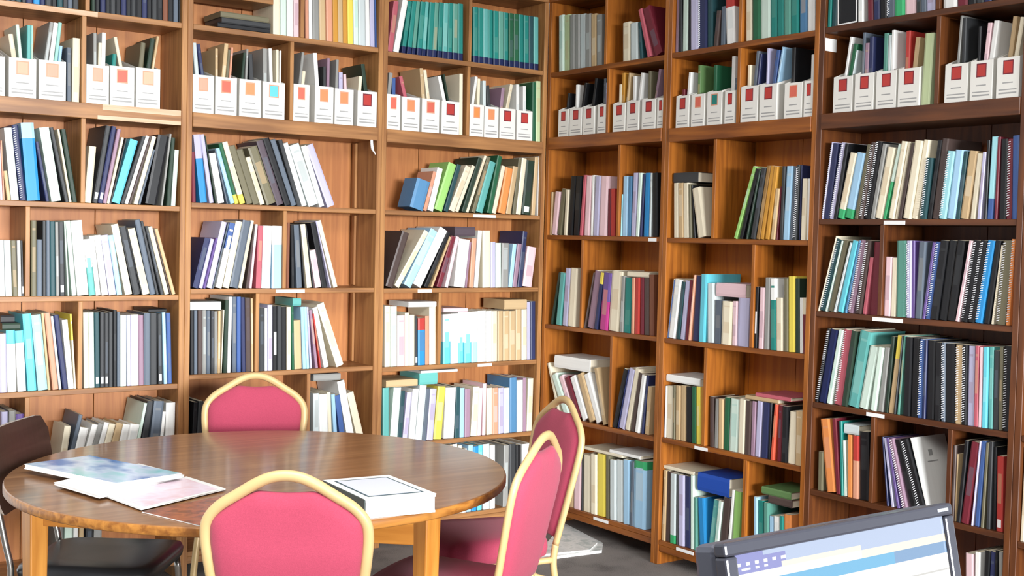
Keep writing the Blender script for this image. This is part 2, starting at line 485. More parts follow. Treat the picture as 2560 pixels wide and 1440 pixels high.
# ------------------------------------------------------------------ books
# One line for each: kind, place along the wall, set-back, height above the floor, thickness, height, depth (mm), lean (degrees), colour[/second colour:share], marks
TABLE = """@L1 T
V -2698.64 16 2396.5 17.9 172.9 124 -0.28 ch v
V -2679.61 18 2396.5 19 176 127 -0.29 slate v
V -2659.49 14 2396.5 18.2 178.6 129 -0.3 ch v
V -2640.16 16 2396.5 20.8 181.9 131 -0.31 dtl v
V -2616.15 19 2396.5 15.9 186.2 134 -0.32 ch v
V -2599.15 19 2396.5 25 188.8 136 -0.33 nv v
V -2572.96 13 2396.5 23.3 191.8 138 -0.35 b v
V -2547.01 14 2396.5 18 196 141 -0.36 nv v
V -2527.89 12 2396.5 23.6 198.7 143 -0.37 ch v
V -2503.16 16 2396.5 20.7 203.1 146 -0.38 k v
V -2481.34 12 2396.5 20.8 205.9 148 -0.4 dtl v
V -2459.31 16 2396.5 19.2 210 151 -0.41 ch v
V -2438.99 17 2396.5 18 213.4 154 -0.42 slate v
V -2419.87 14 2396.5 22 215.9 155 -0.43 ch v
V -2344.86 17 2396.5 14.5 205.4 148 -0.47 dg v
V -2329.19 17 2396.5 18 207.7 150 -0.48 k v
V -2310.08 12 2396.5 20.3 209.8 151 -0.49 nv v
V -2288.14 16 2396.5 18.8 213.9 154 -0.5 k v
V -2268.18 14 2396.5 20.1 216.6 156 -0.51 ch v
V -2246.97 15 2396.5 21.8 220 158 -0.52 k v
V -2224.07 14 2396.5 20.7 223.3 161 -0.53 nv v
V -2201.95 18 2396.5 19.3 227.3 164 -0.55 k v
V -2181.48 16 2396.5 19.3 230.1 166 -0.56 ch v
V -2161.01 13 2396.5 23.4 232.8 168 -0.57 k v
V -2136.22 16 2396.5 21 237.1 171 -0.58 nv v
V -2114.08 18 2396.5 19.1 240.8 173 -0.59 k v
V -2093.83 14 2396.5 20.3 243.3 175 -0.6 ch v
V -2072.38 14 2396.5 23.5 246.4 177 -0.62 k v
V -2047.68 15 2396.5 21.6 250.4 180 -0.63 br v
V -2024.15 19 2396.5 23.5 254.8 183 -0.64 k v
V -1999.52 20 2396.5 20.1 258.6 186 -0.65 slate v
V -1978.25 17 2396.5 6.7 261.4 188 -0.67 k v
@L1 F
M -2777.5 6 2022.1 96.4 153 238 0 psal -
M -2666.7 6 2022.1 103 155 238 0 pcr -
B -2625.31 35 2026.1 18.1 246.4 177 -8.79 cream -
B -2606.32 35 2026.1 13.2 285.7 190 -5.73 mint -
B -2592.12 35 2026.2 15.1 288.5 190 0.02 teal -
B -2576.54 35 2026.1 8.2 287.9 190 0 lteal -
M -2553.1 6 2022.1 104.2 157 238 0 psal -
B -2547.14 35 2028.3 15.2 312.7 190 7.91 grey -
B -2525.22 35 2028.2 17.1 311.4 190 6.83 white -
B -2503.16 35 2027.6 13.7 314.2 190 6.04 lteal -
B -2485.83 35 2027.3 12.1 220.8 159 5.29 lb -
B -2440.13 19 2022.1 17.5 218.8 158 -0.42 slate p
L -2420.02 19 2022.4 28.8 259.9 187 0.56 cream -
M -2367.1 6 2022.1 91.2 158 238 0 psal -
B -2329.66 35 2026.1 14.3 288.4 190 -0.47 grey -
B -2314.42 35 2026.4 12.6 249.9 180 1.11 cream -
B -2301.08 35 2026.5 16.2 293.2 190 1.09 white -
M -2270.7 6 2022.1 99.9 162 238 0 pred -
B -2264.88 35 2027.2 16.4 210.6 152 3.73 tl -
B -2192.28 35 2026.1 14.5 285.5 190 -11.31 cream -
M -2163.5 6 2022.1 102.5 166 238 0 pcr -
B -2157.69 35 2027.9 19.6 270.9 190 5.19 olive -
B -2132.33 35 2028.7 18.8 295.9 190 7.75 dg -
B -2112.73 35 2027.9 11.2 307.5 190 8.73 tan -
@L1 S1
B -2694.33 15 1615.5 10.3 227.7 164 -2.9 pk -
B -2683.14 13 1615.5 5.6 232.7 168 -2.86 sal -
K -2667.37 17 1615.5 14.3 115.2 120 -7.62 tan -
L -2652.2 16 1615.5 28.6 285.6 206 -5.79 pale -
S -2619.21 15 1615.5 23.1 299.1 215 -6.41 nv s
L -2591.69 14 1615.5 48.8 309.7 222 -5.07 b/lb:0.2 -
B -2519.9 15 1615.5 12.6 240.6 173 -10.23 nv -
L -2497.87 16 1615.5 37.6 298 215 -9.63 mint -
H -2445.29 14 1615.5 14.9 303.3 218 -12.13 ch -
B -2428.31 14 1615.5 9.4 296.3 213 -9.88 cream -
H -2415.85 16 1615.5 19.6 297.1 214 -9.46 dg -
K -2367.23 19 1617.7 27.8 232.8 168 4.57 cream -
H -2334.75 17 1618.8 20.5 324.2 222 9.29 ch l
H -2313.29 14 1618.6 18.5 323.9 222 9.76 nv l
L -2292.87 14 1618.2 14.7 314.6 222 10.54 mauve -
B -2276.27 16 1617.8 11 281.7 203 11.89 cream -
B -2264.14 14 1616.6 5.1 281.5 203 12.91 ch -
L -2255.98 14 1624.4 33.1 276.4 199 15.7 tq -
H -2219.37 16 1619.7 14.1 297.9 215 17.19 ch -
L -2202.66 13 1619.6 14.1 301.2 217 16.94 white -
B -2185.9 16 1618.6 10.8 302.6 218 16.64 brch -
L -2164.62 15 1619.9 17.2 298 215 14.97 cream -
B -2144.67 18 1618.1 10.3 242.2 174 14.51 slate -
H -2114 18 1623.9 47.7 297.5 214 10.2 k -
B -2047.68 18 1616.5 9 308.1 222 6.63 grey -
H -2023.24 18 1616.6 16.9 291.9 210 3.77 dg -
K -2003.01 15 1616.5 18 240.2 173 3.14 mint -
@L1 S2
K -2691.94 17 1234.9 18 222.6 160 -1.57 white -
K -2671.51 15 1234.9 23.8 222.1 160 -1.92 pale -
H -2644.39 17 1234.9 19.7 221.3 159 -2.5 olive -
B -2623.97 15 1234.9 11.9 221.6 160 -1.42 white -
B -2610.08 16 1234.9 7.3 221.8 160 -1.65 ch l
H -2575.58 12 1234.9 20.5 303.3 218 -0.34 olive -
H -2553.55 14 1234.9 21.5 227.3 164 -0.35 slate -
B -2529.36 20 1234.9 13 302.3 218 -0.46 ch -
B -2515.17 14 1234.9 12.9 305 220 -0.55 slate -
H -2500.13 18 1234.9 20.8 300.8 217 -0.84 dtl -
B -2477.26 17 1234.9 12.3 299.1 215 -1.11 grey -
H -2462.91 18 1234.9 20.7 299.5 216 -1.38 ch l
B -2431.81 16 1234.9 6.3 304.9 220 -3.23 mint -
L -2414.04 17 1234.9 17.7 306.4 221 -5.24 mint -
L -2392.74 13 1234.9 44 307.2 221 -5.77 white -
K -2345.96 13 1234.9 24.7 232.1 167 -6.2 teal/white:0.5 -
K -2318.17 14 1234.9 18.6 246.7 178 -6.74 white -
K -2293.85 13 1234.9 25.7 249.9 180 -7.85 white -
L -2264.29 13 1234.9 28.8 250.9 181 -8.46 lav -
L -2231.5 13 1234.9 21.7 251.8 181 -9.07 lb -
L -2195.99 16 1234.9 29.2 299.7 216 -11.9 cream -
H -2160.38 14 1234.9 29.1 291.9 210 -12.83 ch -
B -2126.67 20 1234.9 5 288.2 208 -13.44 k -
L -2120.77 17 1234.9 29.4 284.7 205 -13.45 cream -
H -2089.16 16 1234.9 22.8 322.5 222 -12.63 slate -
B -2063.38 18 1234.9 12 318.6 222 -12.87 ch -
B -2045.09 14 1234.9 12.9 298.3 215 -13.81 ch -
L -2024.99 19 1234.9 18.7 297.6 214 -14.96 cream -
B -2003.02 19 1234.9 5 293.6 211 -15.29 brch -
L -1993.45 18 1234.9 15.5 290.5 209 -16.01 tan -
@L1 S3
K -2690.43 16 851.9 25.6 234.9 169 -1.1 lav -
K -2660.99 19 851.9 32.6 247.4 178 -1.76 white/tq:0.22 -
K -2622.79 18 851.9 31.1 244.5 176 -2.82 white/tq:0.2 -
L -2584.2 17 851.9 32.6 312 222 -4.29 tq -
L -2544.56 19 851.9 36.8 307.2 221 -5.38 ltq -
B -2506.53 17 851.9 10.1 315.6 222 -5.15 tan -
L -2488.56 15 851.9 22.3 316.2 222 -6.37 sal -
B -2463.28 16 851.9 10.1 302.1 217 -6.71 pale -
H -2448.01 14 851.9 20.1 307.2 221 -7.46 nv -
L -2426.52 14 851.9 22.1 284.6 205 -5.64 white -
B -2401.86 18 851.9 7.6 308.3 222 -3.78 cream/y:0.35 -
L -2362.65 18 851.9 21.2 313.6 222 -1.12 cream -
L -2339.78 20 851.9 20.4 313.1 222 -1.13 mint -
H -2317.99 19 851.9 20.5 312.7 222 -0.98 dtl l
H -2296.78 16 851.9 16.1 313.8 222 -0.49 ch l
H -2279.57 13 851.9 15.5 310.9 222 -0.5 ch l
H -2261.78 16 851.9 16.6 313.2 222 -0.51 ch -
H -2242.86 19 851.9 15.4 320.7 222 -0.52 k -
B -2226.29 18 851.9 12 313.4 222 -0.53 slate -
L -2212.92 16 851.9 24.4 299.1 215 -0.53 mint -
L -2185.49 16 851.9 17.3 299.6 216 -0.91 lav l
L -2167.06 14 851.9 30.3 300.8 217 -0.92 white -
L -2135.53 13 851.9 20.9 297.9 214 -0.94 mauve -
H -2112.66 13 851.9 25.9 307 221 -0.59 slate -
H -2083.19 19 851.9 28.4 306 220 -0.6 ch -
H -2049.66 17 851.9 17.3 300.9 217 -1.36 ch l
L -2026.49 13 851.9 14.5 308.2 222 -2.28 lb -
H -2009.88 15 851.9 18.6 305.2 220 -1.94 nvb -
P -2683.1 20 1100.6 68 26.9 190 0 dg -
P -2689.6 20 1127.6 52.9 31.3 190 0 k -
P -2095.8 20 1160.8 78.3 14.4 190 0 k -
@L1 S4
L -2683.89 12 473.6 23 302 217 -0.28 lav -
L -2659.2 14 473.8 24.5 304.4 219 0.51 grey -
L -2632.56 18 473.9 29 288.3 208 0.55 pu -
K -2471.3 17 477.3 26.3 226.9 163 8.1 cream -
H -2443.67 16 477.2 15.8 274.2 197 12.9 slate -
K -2425.22 14 481.2 34.1 216.6 156 12.86 white -
K -2387.3 17 479.8 23.5 229.1 165 15.19 white -
K -2359.5 20 478.9 21 230.9 166 14.56 grey -
K -2336.06 15 478.6 20 234.4 169 14.4 white -
K -2311.78 13 479.8 25.8 225.5 162 13.84 cream -
K -2282.84 12 480.5 28.7 225.8 163 13.91 tan -
K -2247.38 13 480.6 31.7 217.5 157 12.64 white -
K -2210.08 20 481.7 39.7 213.3 154 11.71 white -
B -2164.78 16 475.8 12.2 303.9 219 10.4 mint -
H -2138.39 19 477.3 26.2 307.9 222 8.01 ch -
H -2099.14 13 477.9 42 305.4 220 5.82 slate l
L -2054.21 14 474.9 14 258.8 186 5.38 white -
L -2018.53 18 474.2 40 295.1 213 0.81 white -
@L1 S5
H -2553.18 19 111.6 26.1 200.4 144 -0.35 dg -
K -2525.75 15 111.6 15.2 200.2 144 -0.36 tan -
K -2470.84 13 111.6 26.6 214.9 155 -0.39 grey -
K -2437.44 19 112 31.4 218.4 157 0.77 mint -
K -2402.54 14 111.8 17.9 215.2 155 0.78 white -
K -2378.71 18 111.9 18 202.2 146 0.85 tan -
H -2352.58 13 112 27.4 204.7 147 0.83 ch -
K -2318.97 18 112.1 32.3 199.9 144 0.85 grey -
@L2 T
L -1541.61 19 2398.2 32.5 301.9 217 -0.9 cream -
L -1506.48 18 2398.2 28.3 307 221 -0.92 mint -
L -1475.92 15 2398.2 31.3 321 222 -0.94 white -
L -1441.22 18 2398.2 24.8 326.8 222 -0.96 pk -
L -1385.26 13 2398.2 16.6 324 222 -1.48 sal -
L -1366.49 15 2398.2 17.9 327 222 -1.49 white -
L -1345.65 15 2398.2 31.1 325 222 -1.81 grey -
L -1310.69 19 2398.2 31.5 330.9 222 -1.82 tan -
L -1278.03 13 2398.2 31.5 334.8 222 -1.83 sal -
L -1241.42 19 2398.2 25.3 336.2 222 -1.84 ochre -
L -1214.94 18 2398.2 24.3 336.2 222 -1.85 tan -
L -1188.4 20 2398.2 21 336.3 222 -1.86 ochre -
L -1166.25 15 2398.2 28.1 336.1 222 -1.87 y -
L -1136.15 14 2398.2 25.2 336.2 222 -1.9 mint -
L -1108.57 14 2398.2 35.7 335.7 222 -2.1 pale -
L -1068.74 19 2398.2 21.4 336.3 222 -2.11 white -
L -1043.94 20 2398.2 23.1 336.2 222 -2.12 lav -
B -1019.63 18 2398.2 8 336 222 -2.13 nvb -
P -1803 20 2398.6 245.3 23.1 190 0 k -
P -1785.3 20 2421.7 229.9 24.6 190 0 ch -
P -1790.8 20 2446.3 226.9 24.6 190 0 olive -
@L2 F
M -1916.6 6 2020.6 92.7 163 238 0 psal -
B -1880.19 35 2024.6 17.8 298.3 190 -5.72 pale -
B -1846.82 35 2024.6 15.9 297.6 190 -8.55 nv -
M -1815.7 6 2020.6 98.5 163 238 0 pred -
B -1802.3 35 2024.6 12.1 284.2 190 -0.76 tan -
B -1789.18 35 2026.1 18.4 311.1 190 4.77 tan -
B -1770.06 35 2025.6 12.1 286.5 190 4.75 olive -
B -1751.73 35 2025.2 10.2 297.7 190 3.65 sal -
M -1705 6 2020.6 101.6 164 238 0 por -
B -1699.18 35 2025.7 12.4 280.7 190 4.9 dg -
B -1670.86 35 2024.9 10.3 297.4 190 1.79 grey -
B -1635.16 35 2024.6 19.7 276.7 190 -3.4 ch -
M -1593.1 6 2020.6 104.7 163 238 0 tq -
B -1577.3 35 2024.6 19.7 309.1 190 -0.88 grey -
B -1538.95 35 2024.6 15 312.5 190 -2.93 white -
B -1514.44 35 2024.6 12.9 311 190 -0.91 cream -
B -1500.83 35 2024.6 7.7 308 190 0 white -
M -1444.6 6 2020.6 78.7 167 238 0 pred -
B -1422.07 35 2025.9 13.2 313.9 190 5.59 grey -
B -1407.28 35 2026 15.5 228.2 164 5.36 cream -
M -1338 6 2020.6 94.4 168 238 0 por -
B -1305.36 35 2024.6 19.6 317.3 190 -5.31 white -
B -1277.35 35 2024.6 13.6 259.8 187 -1.04 ch -
B -1262.85 35 2024.6 13.7 299.9 190 0.26 mauve -
M -1235.4 6 2020.6 96.5 165 238 0 por -
B -1222.86 35 2024.9 13.8 297.8 190 1.39 grey -
B -1195.58 35 2024.6 19.7 242.1 174 -1.08 lav -
B -1159.46 35 2024.6 13.9 234.6 169 -4.14 pk -
M -1116.2 6 2020.6 102.1 166 238 0 red -
B -1110.43 35 2025.9 16.5 232.9 168 4.39 cream -
B -1041.05 35 2024.6 19.5 293.9 190 -8.49 dg -
@L2 S1
K -1911.09 16 1633.7 17.5 218.5 157 -1.86 mr -
L -1874.76 14 1633.7 31.1 294.1 212 -6.59 b/lav:0.35 -
L -1829.59 19 1633.7 18.4 298.8 215 -9.12 lav -
B -1803.71 19 1633.7 5.1 296.5 214 -10.38 dg -
K -1792.83 13 1633.7 28.2 219.3 158 -11.66 white -
B -1753.95 14 1633.7 6.6 238.4 172 -13.99 slate -
K -1733.03 19 1633.7 18.8 249.1 179 -17.06 lb -
L -1711.93 19 1633.7 16.8 273.1 197 -17.22 dgn/y:-0.15 -
L -1689.46 15 1633.7 24 280.3 202 -18.06 cream/y:-0.15 -
H -1657.69 14 1633.7 28 266.1 192 -19.27 olive -
H -1626.1 15 1633.7 29.2 250.4 180 -19.41 olive -
K -1593.36 16 1633.7 22.3 219 158 -19.42 cream -
H -1562.4 13 1633.7 44.7 266.7 192 -20.93 olive -
H -1510.34 19 1633.7 32.3 301 217 -20.43 mauvech -
H -1472.75 16 1633.7 29.9 314.4 222 -20.78 k -
H -1438.37 18 1633.7 23.9 311.4 222 -20.63 slate -
H -1412.14 14 1633.7 19.2 309.9 222 -18.7 ch -
L -1385.83 20 1633.7 24.3 297.7 214 -19.59 white -
L -1352.58 18 1633.7 49.6 291.1 210 -20.77 pale -
L -1298.85 15 1633.7 24.9 290.4 209 -19.89 white -
L -1254.97 20 1633.7 37.4 301.2 217 -22.85 lav -
@L2 S2
H -1902.63 18 1266.6 25.8 223.6 161 13.78 nv -
K -1873.84 19 1264.3 16.6 221.2 159 13.34 lav -
B -1856.4 12 1262.8 9.5 227 163 13.68 pu -
L -1841.29 12 1265.8 23.8 297.6 214 12.79 lav -
B -1814.18 18 1261.9 6.1 294.2 212 13.56 slate -
L -1798.23 14 1266 26.2 292.7 211 12.09 white/nvb:0.4 -
L -1766.35 16 1266.3 29.7 300.3 216 11.28 cream -
H -1734.27 13 1267.9 38.5 303.6 219 11.13 slate -
L -1690.69 20 1263.4 16 306.1 220 10.27 cream -
B -1658.64 16 1261.4 7.5 288.2 208 7.24 brch -
B -1639.3 19 1261.5 11.7 286.9 207 5.03 pk/white:0.35 -
L -1610.82 13 1261.2 24.7 280.2 202 1.75 rpk -
L -1582.28 16 1261.3 41 280.7 202 1.11 white -
L -1534.84 12 1260.5 47 281.5 203 -0.1 lb/white:0.3 -
B -1467.03 19 1260.5 4.2 282.5 203 0.08 grey -
L -1462.13 16 1260.5 15.5 298.2 215 0.07 br -
H -1437.15 13 1260.5 15.7 288.9 208 -1.73 k -
H -1408.99 13 1260.5 25.7 290.1 209 -4.06 slate -
B -1373.75 16 1260.5 6.3 294.3 212 -5.79 k -
L -1357.93 13 1260.5 23.9 293.5 211 -7.52 cream -
B -1328.88 13 1260.5 5.1 289.6 208 -8.37 ch -
K -1314.06 15 1260.5 30.4 175.2 126 -11.25 pk -
H -1279.12 16 1260.5 26.4 306.9 221 -12.24 k -
B -1237.97 17 1260.5 6.5 317.7 222 -14.64 lav -
L -1219.04 17 1260.5 21.1 322.3 222 -16.64 cream -
@L2 S3
H -1909.43 15 886.5 15.9 279.9 202 -0.69 k -
H -1891.4 17 886.5 14.7 278.5 201 -0.7 slate -
H -1875.52 13 886.5 19.1 279.5 201 -0.71 brch -
L -1854.68 14 886.5 17.2 279.1 201 -0.72 grey -
H -1834.5 18 886.5 17.4 277.5 200 -0.73 slate -
H -1815.92 13 886.5 14.2 276.5 199 -0.74 ch -
B -1800.15 14 886.5 13.2 274.2 197 -0.75 grey -
B -1785.52 14 886.5 12.2 275.3 198 -0.11 tan -
B -1770.97 16 886.7 5.2 280 202 1.85 cream -
H -1760 12 886.7 17.5 322.2 222 0.84 dg -
L -1741.01 12 886.7 15.1 336.9 222 0.7 white -
H -1716.55 16 886.5 20.1 336.6 222 -0.8 slate -
H -1695.3 13 886.5 18.7 336.5 222 -0.81 nvb -
H -1671.13 17 886.5 19 333.6 222 -1.55 nv -
H -1650.37 18 886.5 24.5 330.8 222 -1.39 brch -
B -1625.2 17 886.5 9.3 328.1 222 -1.22 tan -
H -1585.84 18 886.5 23.9 283.4 204 -0.87 ch -
B -1560.73 15 886.5 11.9 284.2 205 -0.88 white -
L -1547.74 12 886.5 22.8 298.4 215 -0.89 lav -
H -1522.08 16 886.5 21.8 291.2 210 -0.9 k L
H -1499.08 15 886.5 19.7 292.4 211 -0.91 ch -
H -1477.11 17 886.5 22.8 287.9 207 -0.92 k -
L -1453.16 13 886.5 20.6 287.7 207 -0.94 cream -
B -1428.08 14 886.5 13.2 291.6 210 -1.71 dgn -
K -1411.14 19 886.5 35.1 225 162 -2.48 tan -
L -1371.27 14 886.5 16.5 286.9 207 -3.5 lb -
L -1352.41 15 886.5 13.5 286.7 206 -3.84 ltq -
B -1333.1 19 886.5 10.3 286.5 206 -4.83 lav -
L -1308.09 14 886.5 13.8 272.3 196 -7.78 mauve -
B -1285.45 13 886.5 7.5 257.4 185 -9.56 red -
L -1261.05 18 886.5 24.2 288.6 208 -13.05 white -
L -1195.78 17 886.5 37.6 314.2 222 -20.33 cream -
P -1912.4 20 1167 141.3 35.5 190 0 pale -
P -1426.5 20 1178.7 42.4 33.6 190 0 teal -
@L2 S4
H -1902.59 17 487.4 19.3 276.3 199 2.47 k -
H -1881.93 12 487.5 20.9 280.5 202 2.42 ch -
H -1855.14 15 487.1 18.2 273.7 197 1.43 k -
L -1312.53 12 486.6 28.8 282.8 204 -1.01 pale -
L -1277.87 14 486.6 43.1 275.7 198 -1.99 white -
L -1227.93 18 486.6 18.1 283.5 204 -3.19 cream -
L -1201.09 12 486.6 18.3 272.9 196 -4.78 lb -
H -1163.24 14 486.6 26.3 268.3 193 -8.71 nvb -
L -1118.27 20 486.6 36.9 338.1 222 -12.31 white -
L -1063.78 20 486.6 35.7 281.5 203 -15.41 cream -
P -1314.7 20 825.2 140.9 32.1 190 0 grey -
@L3 T
K -951.93 16 2390 26.8 243.4 175 6.81 rpk -
L -919.74 18 2392.3 29.6 258.5 186 10.6 white -
V -875.29 17 2389.6 21 254.9 184 7.53 tl/dnv:-0.13 v
V -845.38 16 2389.2 23.9 256.9 185 5.79 tl/dnv:-0.13 v
V -816.35 19 2388.5 19.7 259.3 187 4.9 gtl/dnv:-0.13 v
V -791.7 13 2388.7 27.4 259.3 187 4.06 tl/dnv:-0.13 v
V -759.08 19 2387.9 20.8 263.7 190 3.15 teal/dnv:-0.13 v
V -734.67 12 2388.1 29.4 262.9 189 2.6 tl/dnv:-0.13 v
V -699.46 19 2387.5 24.5 267.8 193 1.7 gtl/dnv:-0.13 v
V -671.09 17 2387.3 24.6 271 195 1.11 tl/dnv:-0.13 v
V -642.77 16 2387.1 27.7 271.4 195 0.55 teal/dnv:-0.13 v
V -611.46 17 2386.8 25.6 275.4 198 -0.03 tl/dnv:-0.13 v
V -582.03 16 2386.8 28.6 276 199 -0.59 gtl/dnv:-0.13 v
V -549.62 18 2386.8 29.9 280.3 202 -1.16 tl/dnv:-0.13 v
V -459.94 13 2386.8 28.4 274.6 198 -1.49 tl/dnv:-0.12 v
V -427.68 16 2386.8 29.3 275.9 199 -1.5 tl/dnv:-0.12 v
V -394.69 19 2386.8 29.5 273.9 197 -1.52 teal/dnv:-0.12 v
V -363.19 19 2386.8 26.2 274.1 197 -1.54 tl/dnv:-0.12 v
V -335.82 14 2386.8 31.2 271.2 195 -1.55 tl/dnv:-0.12 v
V -302.71 14 2386.8 29.3 272.7 196 -1.57 gtl/dnv:-0.12 v
V -267.93 19 2386.8 28.2 272.2 196 -1.59 tl/dnv:-0.12 v
V -238.5 15 2386.8 27.8 272.5 196 -1.6 dgn/dnv:-0.12 v
V -209.5 12 2386.8 30.6 273.1 197 -1.62 dgn/dnv:-0.12 v
V -173.3 18 2386.8 29.6 273.8 197 -1.64 tl/dnv:-0.12 v
V -142.55 15 2386.8 31 273.4 197 -1.66 tl/dnv:-0.12 v
V -107.9 18 2386.8 28 275.2 198 -1.67 dtl/dnv:-0.12 v
V -78.72 16 2386.8 30.6 274 197 -1.69 teal/dnv:-0.12 v
@L3 F
M -958.2 6 2017.6 73.2 167 238 0 pred -
B -952.36 35 2023.2 19.5 268.7 190 4.74 grey -
B -909.17 35 2021.6 17.2 246.5 177 -0.65 nvb -
M -874.3 6 2017.6 99 162 238 0 por -
B -802.22 35 2021.6 18.9 265.5 190 -15.94 rpk -
M -761.9 6 2017.6 100 163 238 0 pred -
B -728.2 35 2021.6 19.6 309.2 190 -5.94 tan -
B -687.1 35 2021.6 17.6 305.2 190 -9.81 cream -
M -648.1 6 2017.6 104.4 162 238 0 red -
B -578.82 35 2021.6 19 289 190 -15.3 white -
B -558.42 35 2021.6 9.7 297.5 190 -12.8 dg -
L -533.78 16 2017.6 19.9 304.8 219 -0.94 cream -
M -481.1 6 2017.6 85.2 159 238 0 or -
B -475.02 35 2023.9 16 300.4 190 8.31 white -
B -418.83 35 2021.7 16.3 289.9 190 0.53 cream -
M -391.8 6 2017.6 86.6 155 238 0 por -
B -376.3 35 2021.6 19.2 282.6 190 -1.73 pale -
B -332.14 35 2021.6 19.6 263 189 -7.02 ch -
M -296.9 6 2017.6 98.3 155 238 0 red -
B -291.01 35 2023.5 19.6 259.1 187 5.54 mauve -
B -270 35 2025.4 19.3 283.8 190 11.54 cream -
M -188.7 6 2017.6 99.6 152 238 0 red -
B -166.02 35 2021.6 19.7 283.8 190 -1.63 white -
B -122.43 35 2021.6 19.7 279.2 190 -1.65 white -
L -78.48 15 2017.6 21.8 306 220 -1.14 dgn -
L -54.21 14 2017.6 27.6 314 222 -1.16 lgc -
@L3 S1
K -811.32 19 1653.9 75.7 148 120 15.8 slateb -
K -734.64 17 1638.3 18.8 201.1 145 15.6 sal -
K -707.66 18 1640.5 30.1 218 157 13.96 white -
K -669.78 19 1648.3 46.4 247.7 178 18.9 lg -
H -616.62 14 1640.4 23.8 245.6 177 17.61 dtl -
K -583.35 19 1646.2 33.2 245.1 176 22.89 cream -
L -545.86 19 1640.7 19.7 252.5 182 22.31 cream -
H -508.95 16 1641.1 24.1 291.1 210 19.13 dg -
L -482.33 17 1638.3 14.7 307.5 221 20.15 cream -
H -450.52 13 1639.6 21 297.4 214 17.46 olive -
L -420.9 18 1644.6 40.1 270.2 195 16.43 teal -
L -355.67 13 1638.8 28.5 299 215 11.32 dgn -
L -322.78 16 1638.4 23.6 250 180 12.75 cream -
K -287.42 13 1641.4 44.9 237.3 171 10.43 or -
K -237.94 13 1638.3 30.6 248.1 179 9.53 tan -
H -193.84 17 1635.5 19.7 292.3 210 6.56 olive -
L -171.34 16 1636.5 30.5 293.3 211 6.17 cream -
H -133.93 17 1637.8 53.3 282.7 204 4.96 dg l
L -70.55 18 1634.5 23.5 302.8 218 3.01 tan -
B -30.3 20 1633.2 3.7 309.4 222 -0.09 white l
@L3 S2
H -942.07 13 1268.9 40 279.8 201 18.4 brch -
L -889.98 17 1270.7 27.7 317.8 222 31.24 cream -
L -837.5 17 1276.5 42.3 313.4 222 28.52 lb -
L -785.11 17 1278.8 47.6 319.2 222 28.1 white -
H -722.19 16 1265.6 21.5 300.4 216 25.52 k -
B -684.2 16 1260.9 11.8 272.1 196 22.57 tan -
L -647.11 19 1264.2 25.5 265.4 191 17.97 mr -
L -600.93 16 1260.9 19.5 260.5 188 13.73 pk -
K -547.27 16 1263.3 64.4 241.7 174 6.24 white -
B -479.29 18 1257.5 12.5 231.6 167 5.46 mauve -
K -456.58 13 1257.7 25.8 248.6 179 3.11 sal -
L -425.81 15 1257.9 24.7 289.7 209 3.7 white -
L -373.86 13 1256.3 47.3 289.8 209 -1.52 cream -
K -323.26 13 1256.3 29.1 233.6 168 -1.54 lav -
K -292.98 12 1256.3 33.8 228.4 164 -1.56 mint -
K -256.3 14 1256.3 44.1 228.9 165 -0.15 grey -
K -210.01 14 1258.7 24.1 225.3 162 5.73 lb -
K -182.19 16 1259.4 25.8 226.3 163 6.84 mauve -
H -150.07 17 1259.1 28.7 290.9 209 5.55 nv -
K -115.82 19 1263.6 58.1 209.7 151 7.19 pk -
P -546.7 20 1517.1 122.6 45.2 190 0 mauvech -
@L3 S3
L -936.58 16 875.8 29.8 295.3 213 -1.21 cream -
L -903.37 19 875.8 35.6 291.8 210 -1.23 mint -
K -866.6 15 875.8 41.7 247.8 178 -1.25 pk -
L -821.67 18 875.8 23.5 260.5 188 -1.27 cream -
K -796.97 16 875.8 28 249.1 179 -1.28 cream -
H -766.99 17 875.8 16.5 242.9 175 -1.3 ch l
K -749.32 14 875.8 40 231.7 167 -1.31 b/red:0.25 -
K -704.32 20 875.8 21.6 241.5 174 -1.33 sal -
L -681.55 18 875.8 36.4 285.8 206 -1.35 cream -
K -604.62 13 875.8 44.6 248.4 179 -1.39 tq/white:0.55 -
L -556.33 16 875.8 45.7 250.1 180 -1.41 white -
L -506.52 20 875.8 29.2 257.5 185 -1.44 tq/white:0.6 -
L -476.1 12 875.8 40.9 257.4 185 -1.46 tq/white:0.6 -
L -432.14 14 875.8 35.7 259.3 187 -1.48 ltq/white:0.6 -
L -391.64 18 875.8 50.1 261.3 188 -1.5 white -
L -340.31 12 875.8 32.1 260.7 188 -1.53 white -
L -302.51 18 875.8 33.8 259.7 187 -1.55 cream -
L -266.57 17 875.8 32.6 259.2 187 -1.57 tan -
L -231.35 18 875.8 38.1 258.5 186 -1.58 tan -
L -192.09 16 875.8 38.8 257.9 186 -1.61 tan -
L -148.45 20 875.8 34 265.8 191 -1.63 tan -
L -113.22 15 875.8 33.5 265.5 191 -1.65 cream -
L -76.53 17 875.8 18.6 303.2 218 -1.67 lav -
H -56.75 12 875.8 30.1 306.1 220 -1.68 nv -
P -807.7 20 1162.7 160.4 26.1 190 0 white -
P -604.5 20 1134.5 145.4 19.8 190 0 pk -
P -231.5 20 1142.8 145.4 49.8 190 0 tan -
@L3 S4
L -939.56 16 498.1 34.8 275.8 199 -1.21 teal -
L -902.15 15 500.8 41.3 273.1 197 3.8 mint -
H -855.3 20 499.5 25.2 253.4 182 3.07 dtl -
K -827.89 20 500.6 26.1 246.6 178 5.44 lav -
L -795.91 13 500.7 33.8 262 189 4.35 white -
L -760.15 12 501.4 39.2 276.8 199 4.75 pale -
H -718.26 13 499.9 22.3 257.7 186 4.5 slate -
L -691.03 14 500.4 36.5 256 184 3.67 lav -
L -648.63 18 501.6 45.4 264.5 190 4.39 y -
L -589.81 16 499.8 60.8 255.8 184 1.61 white -
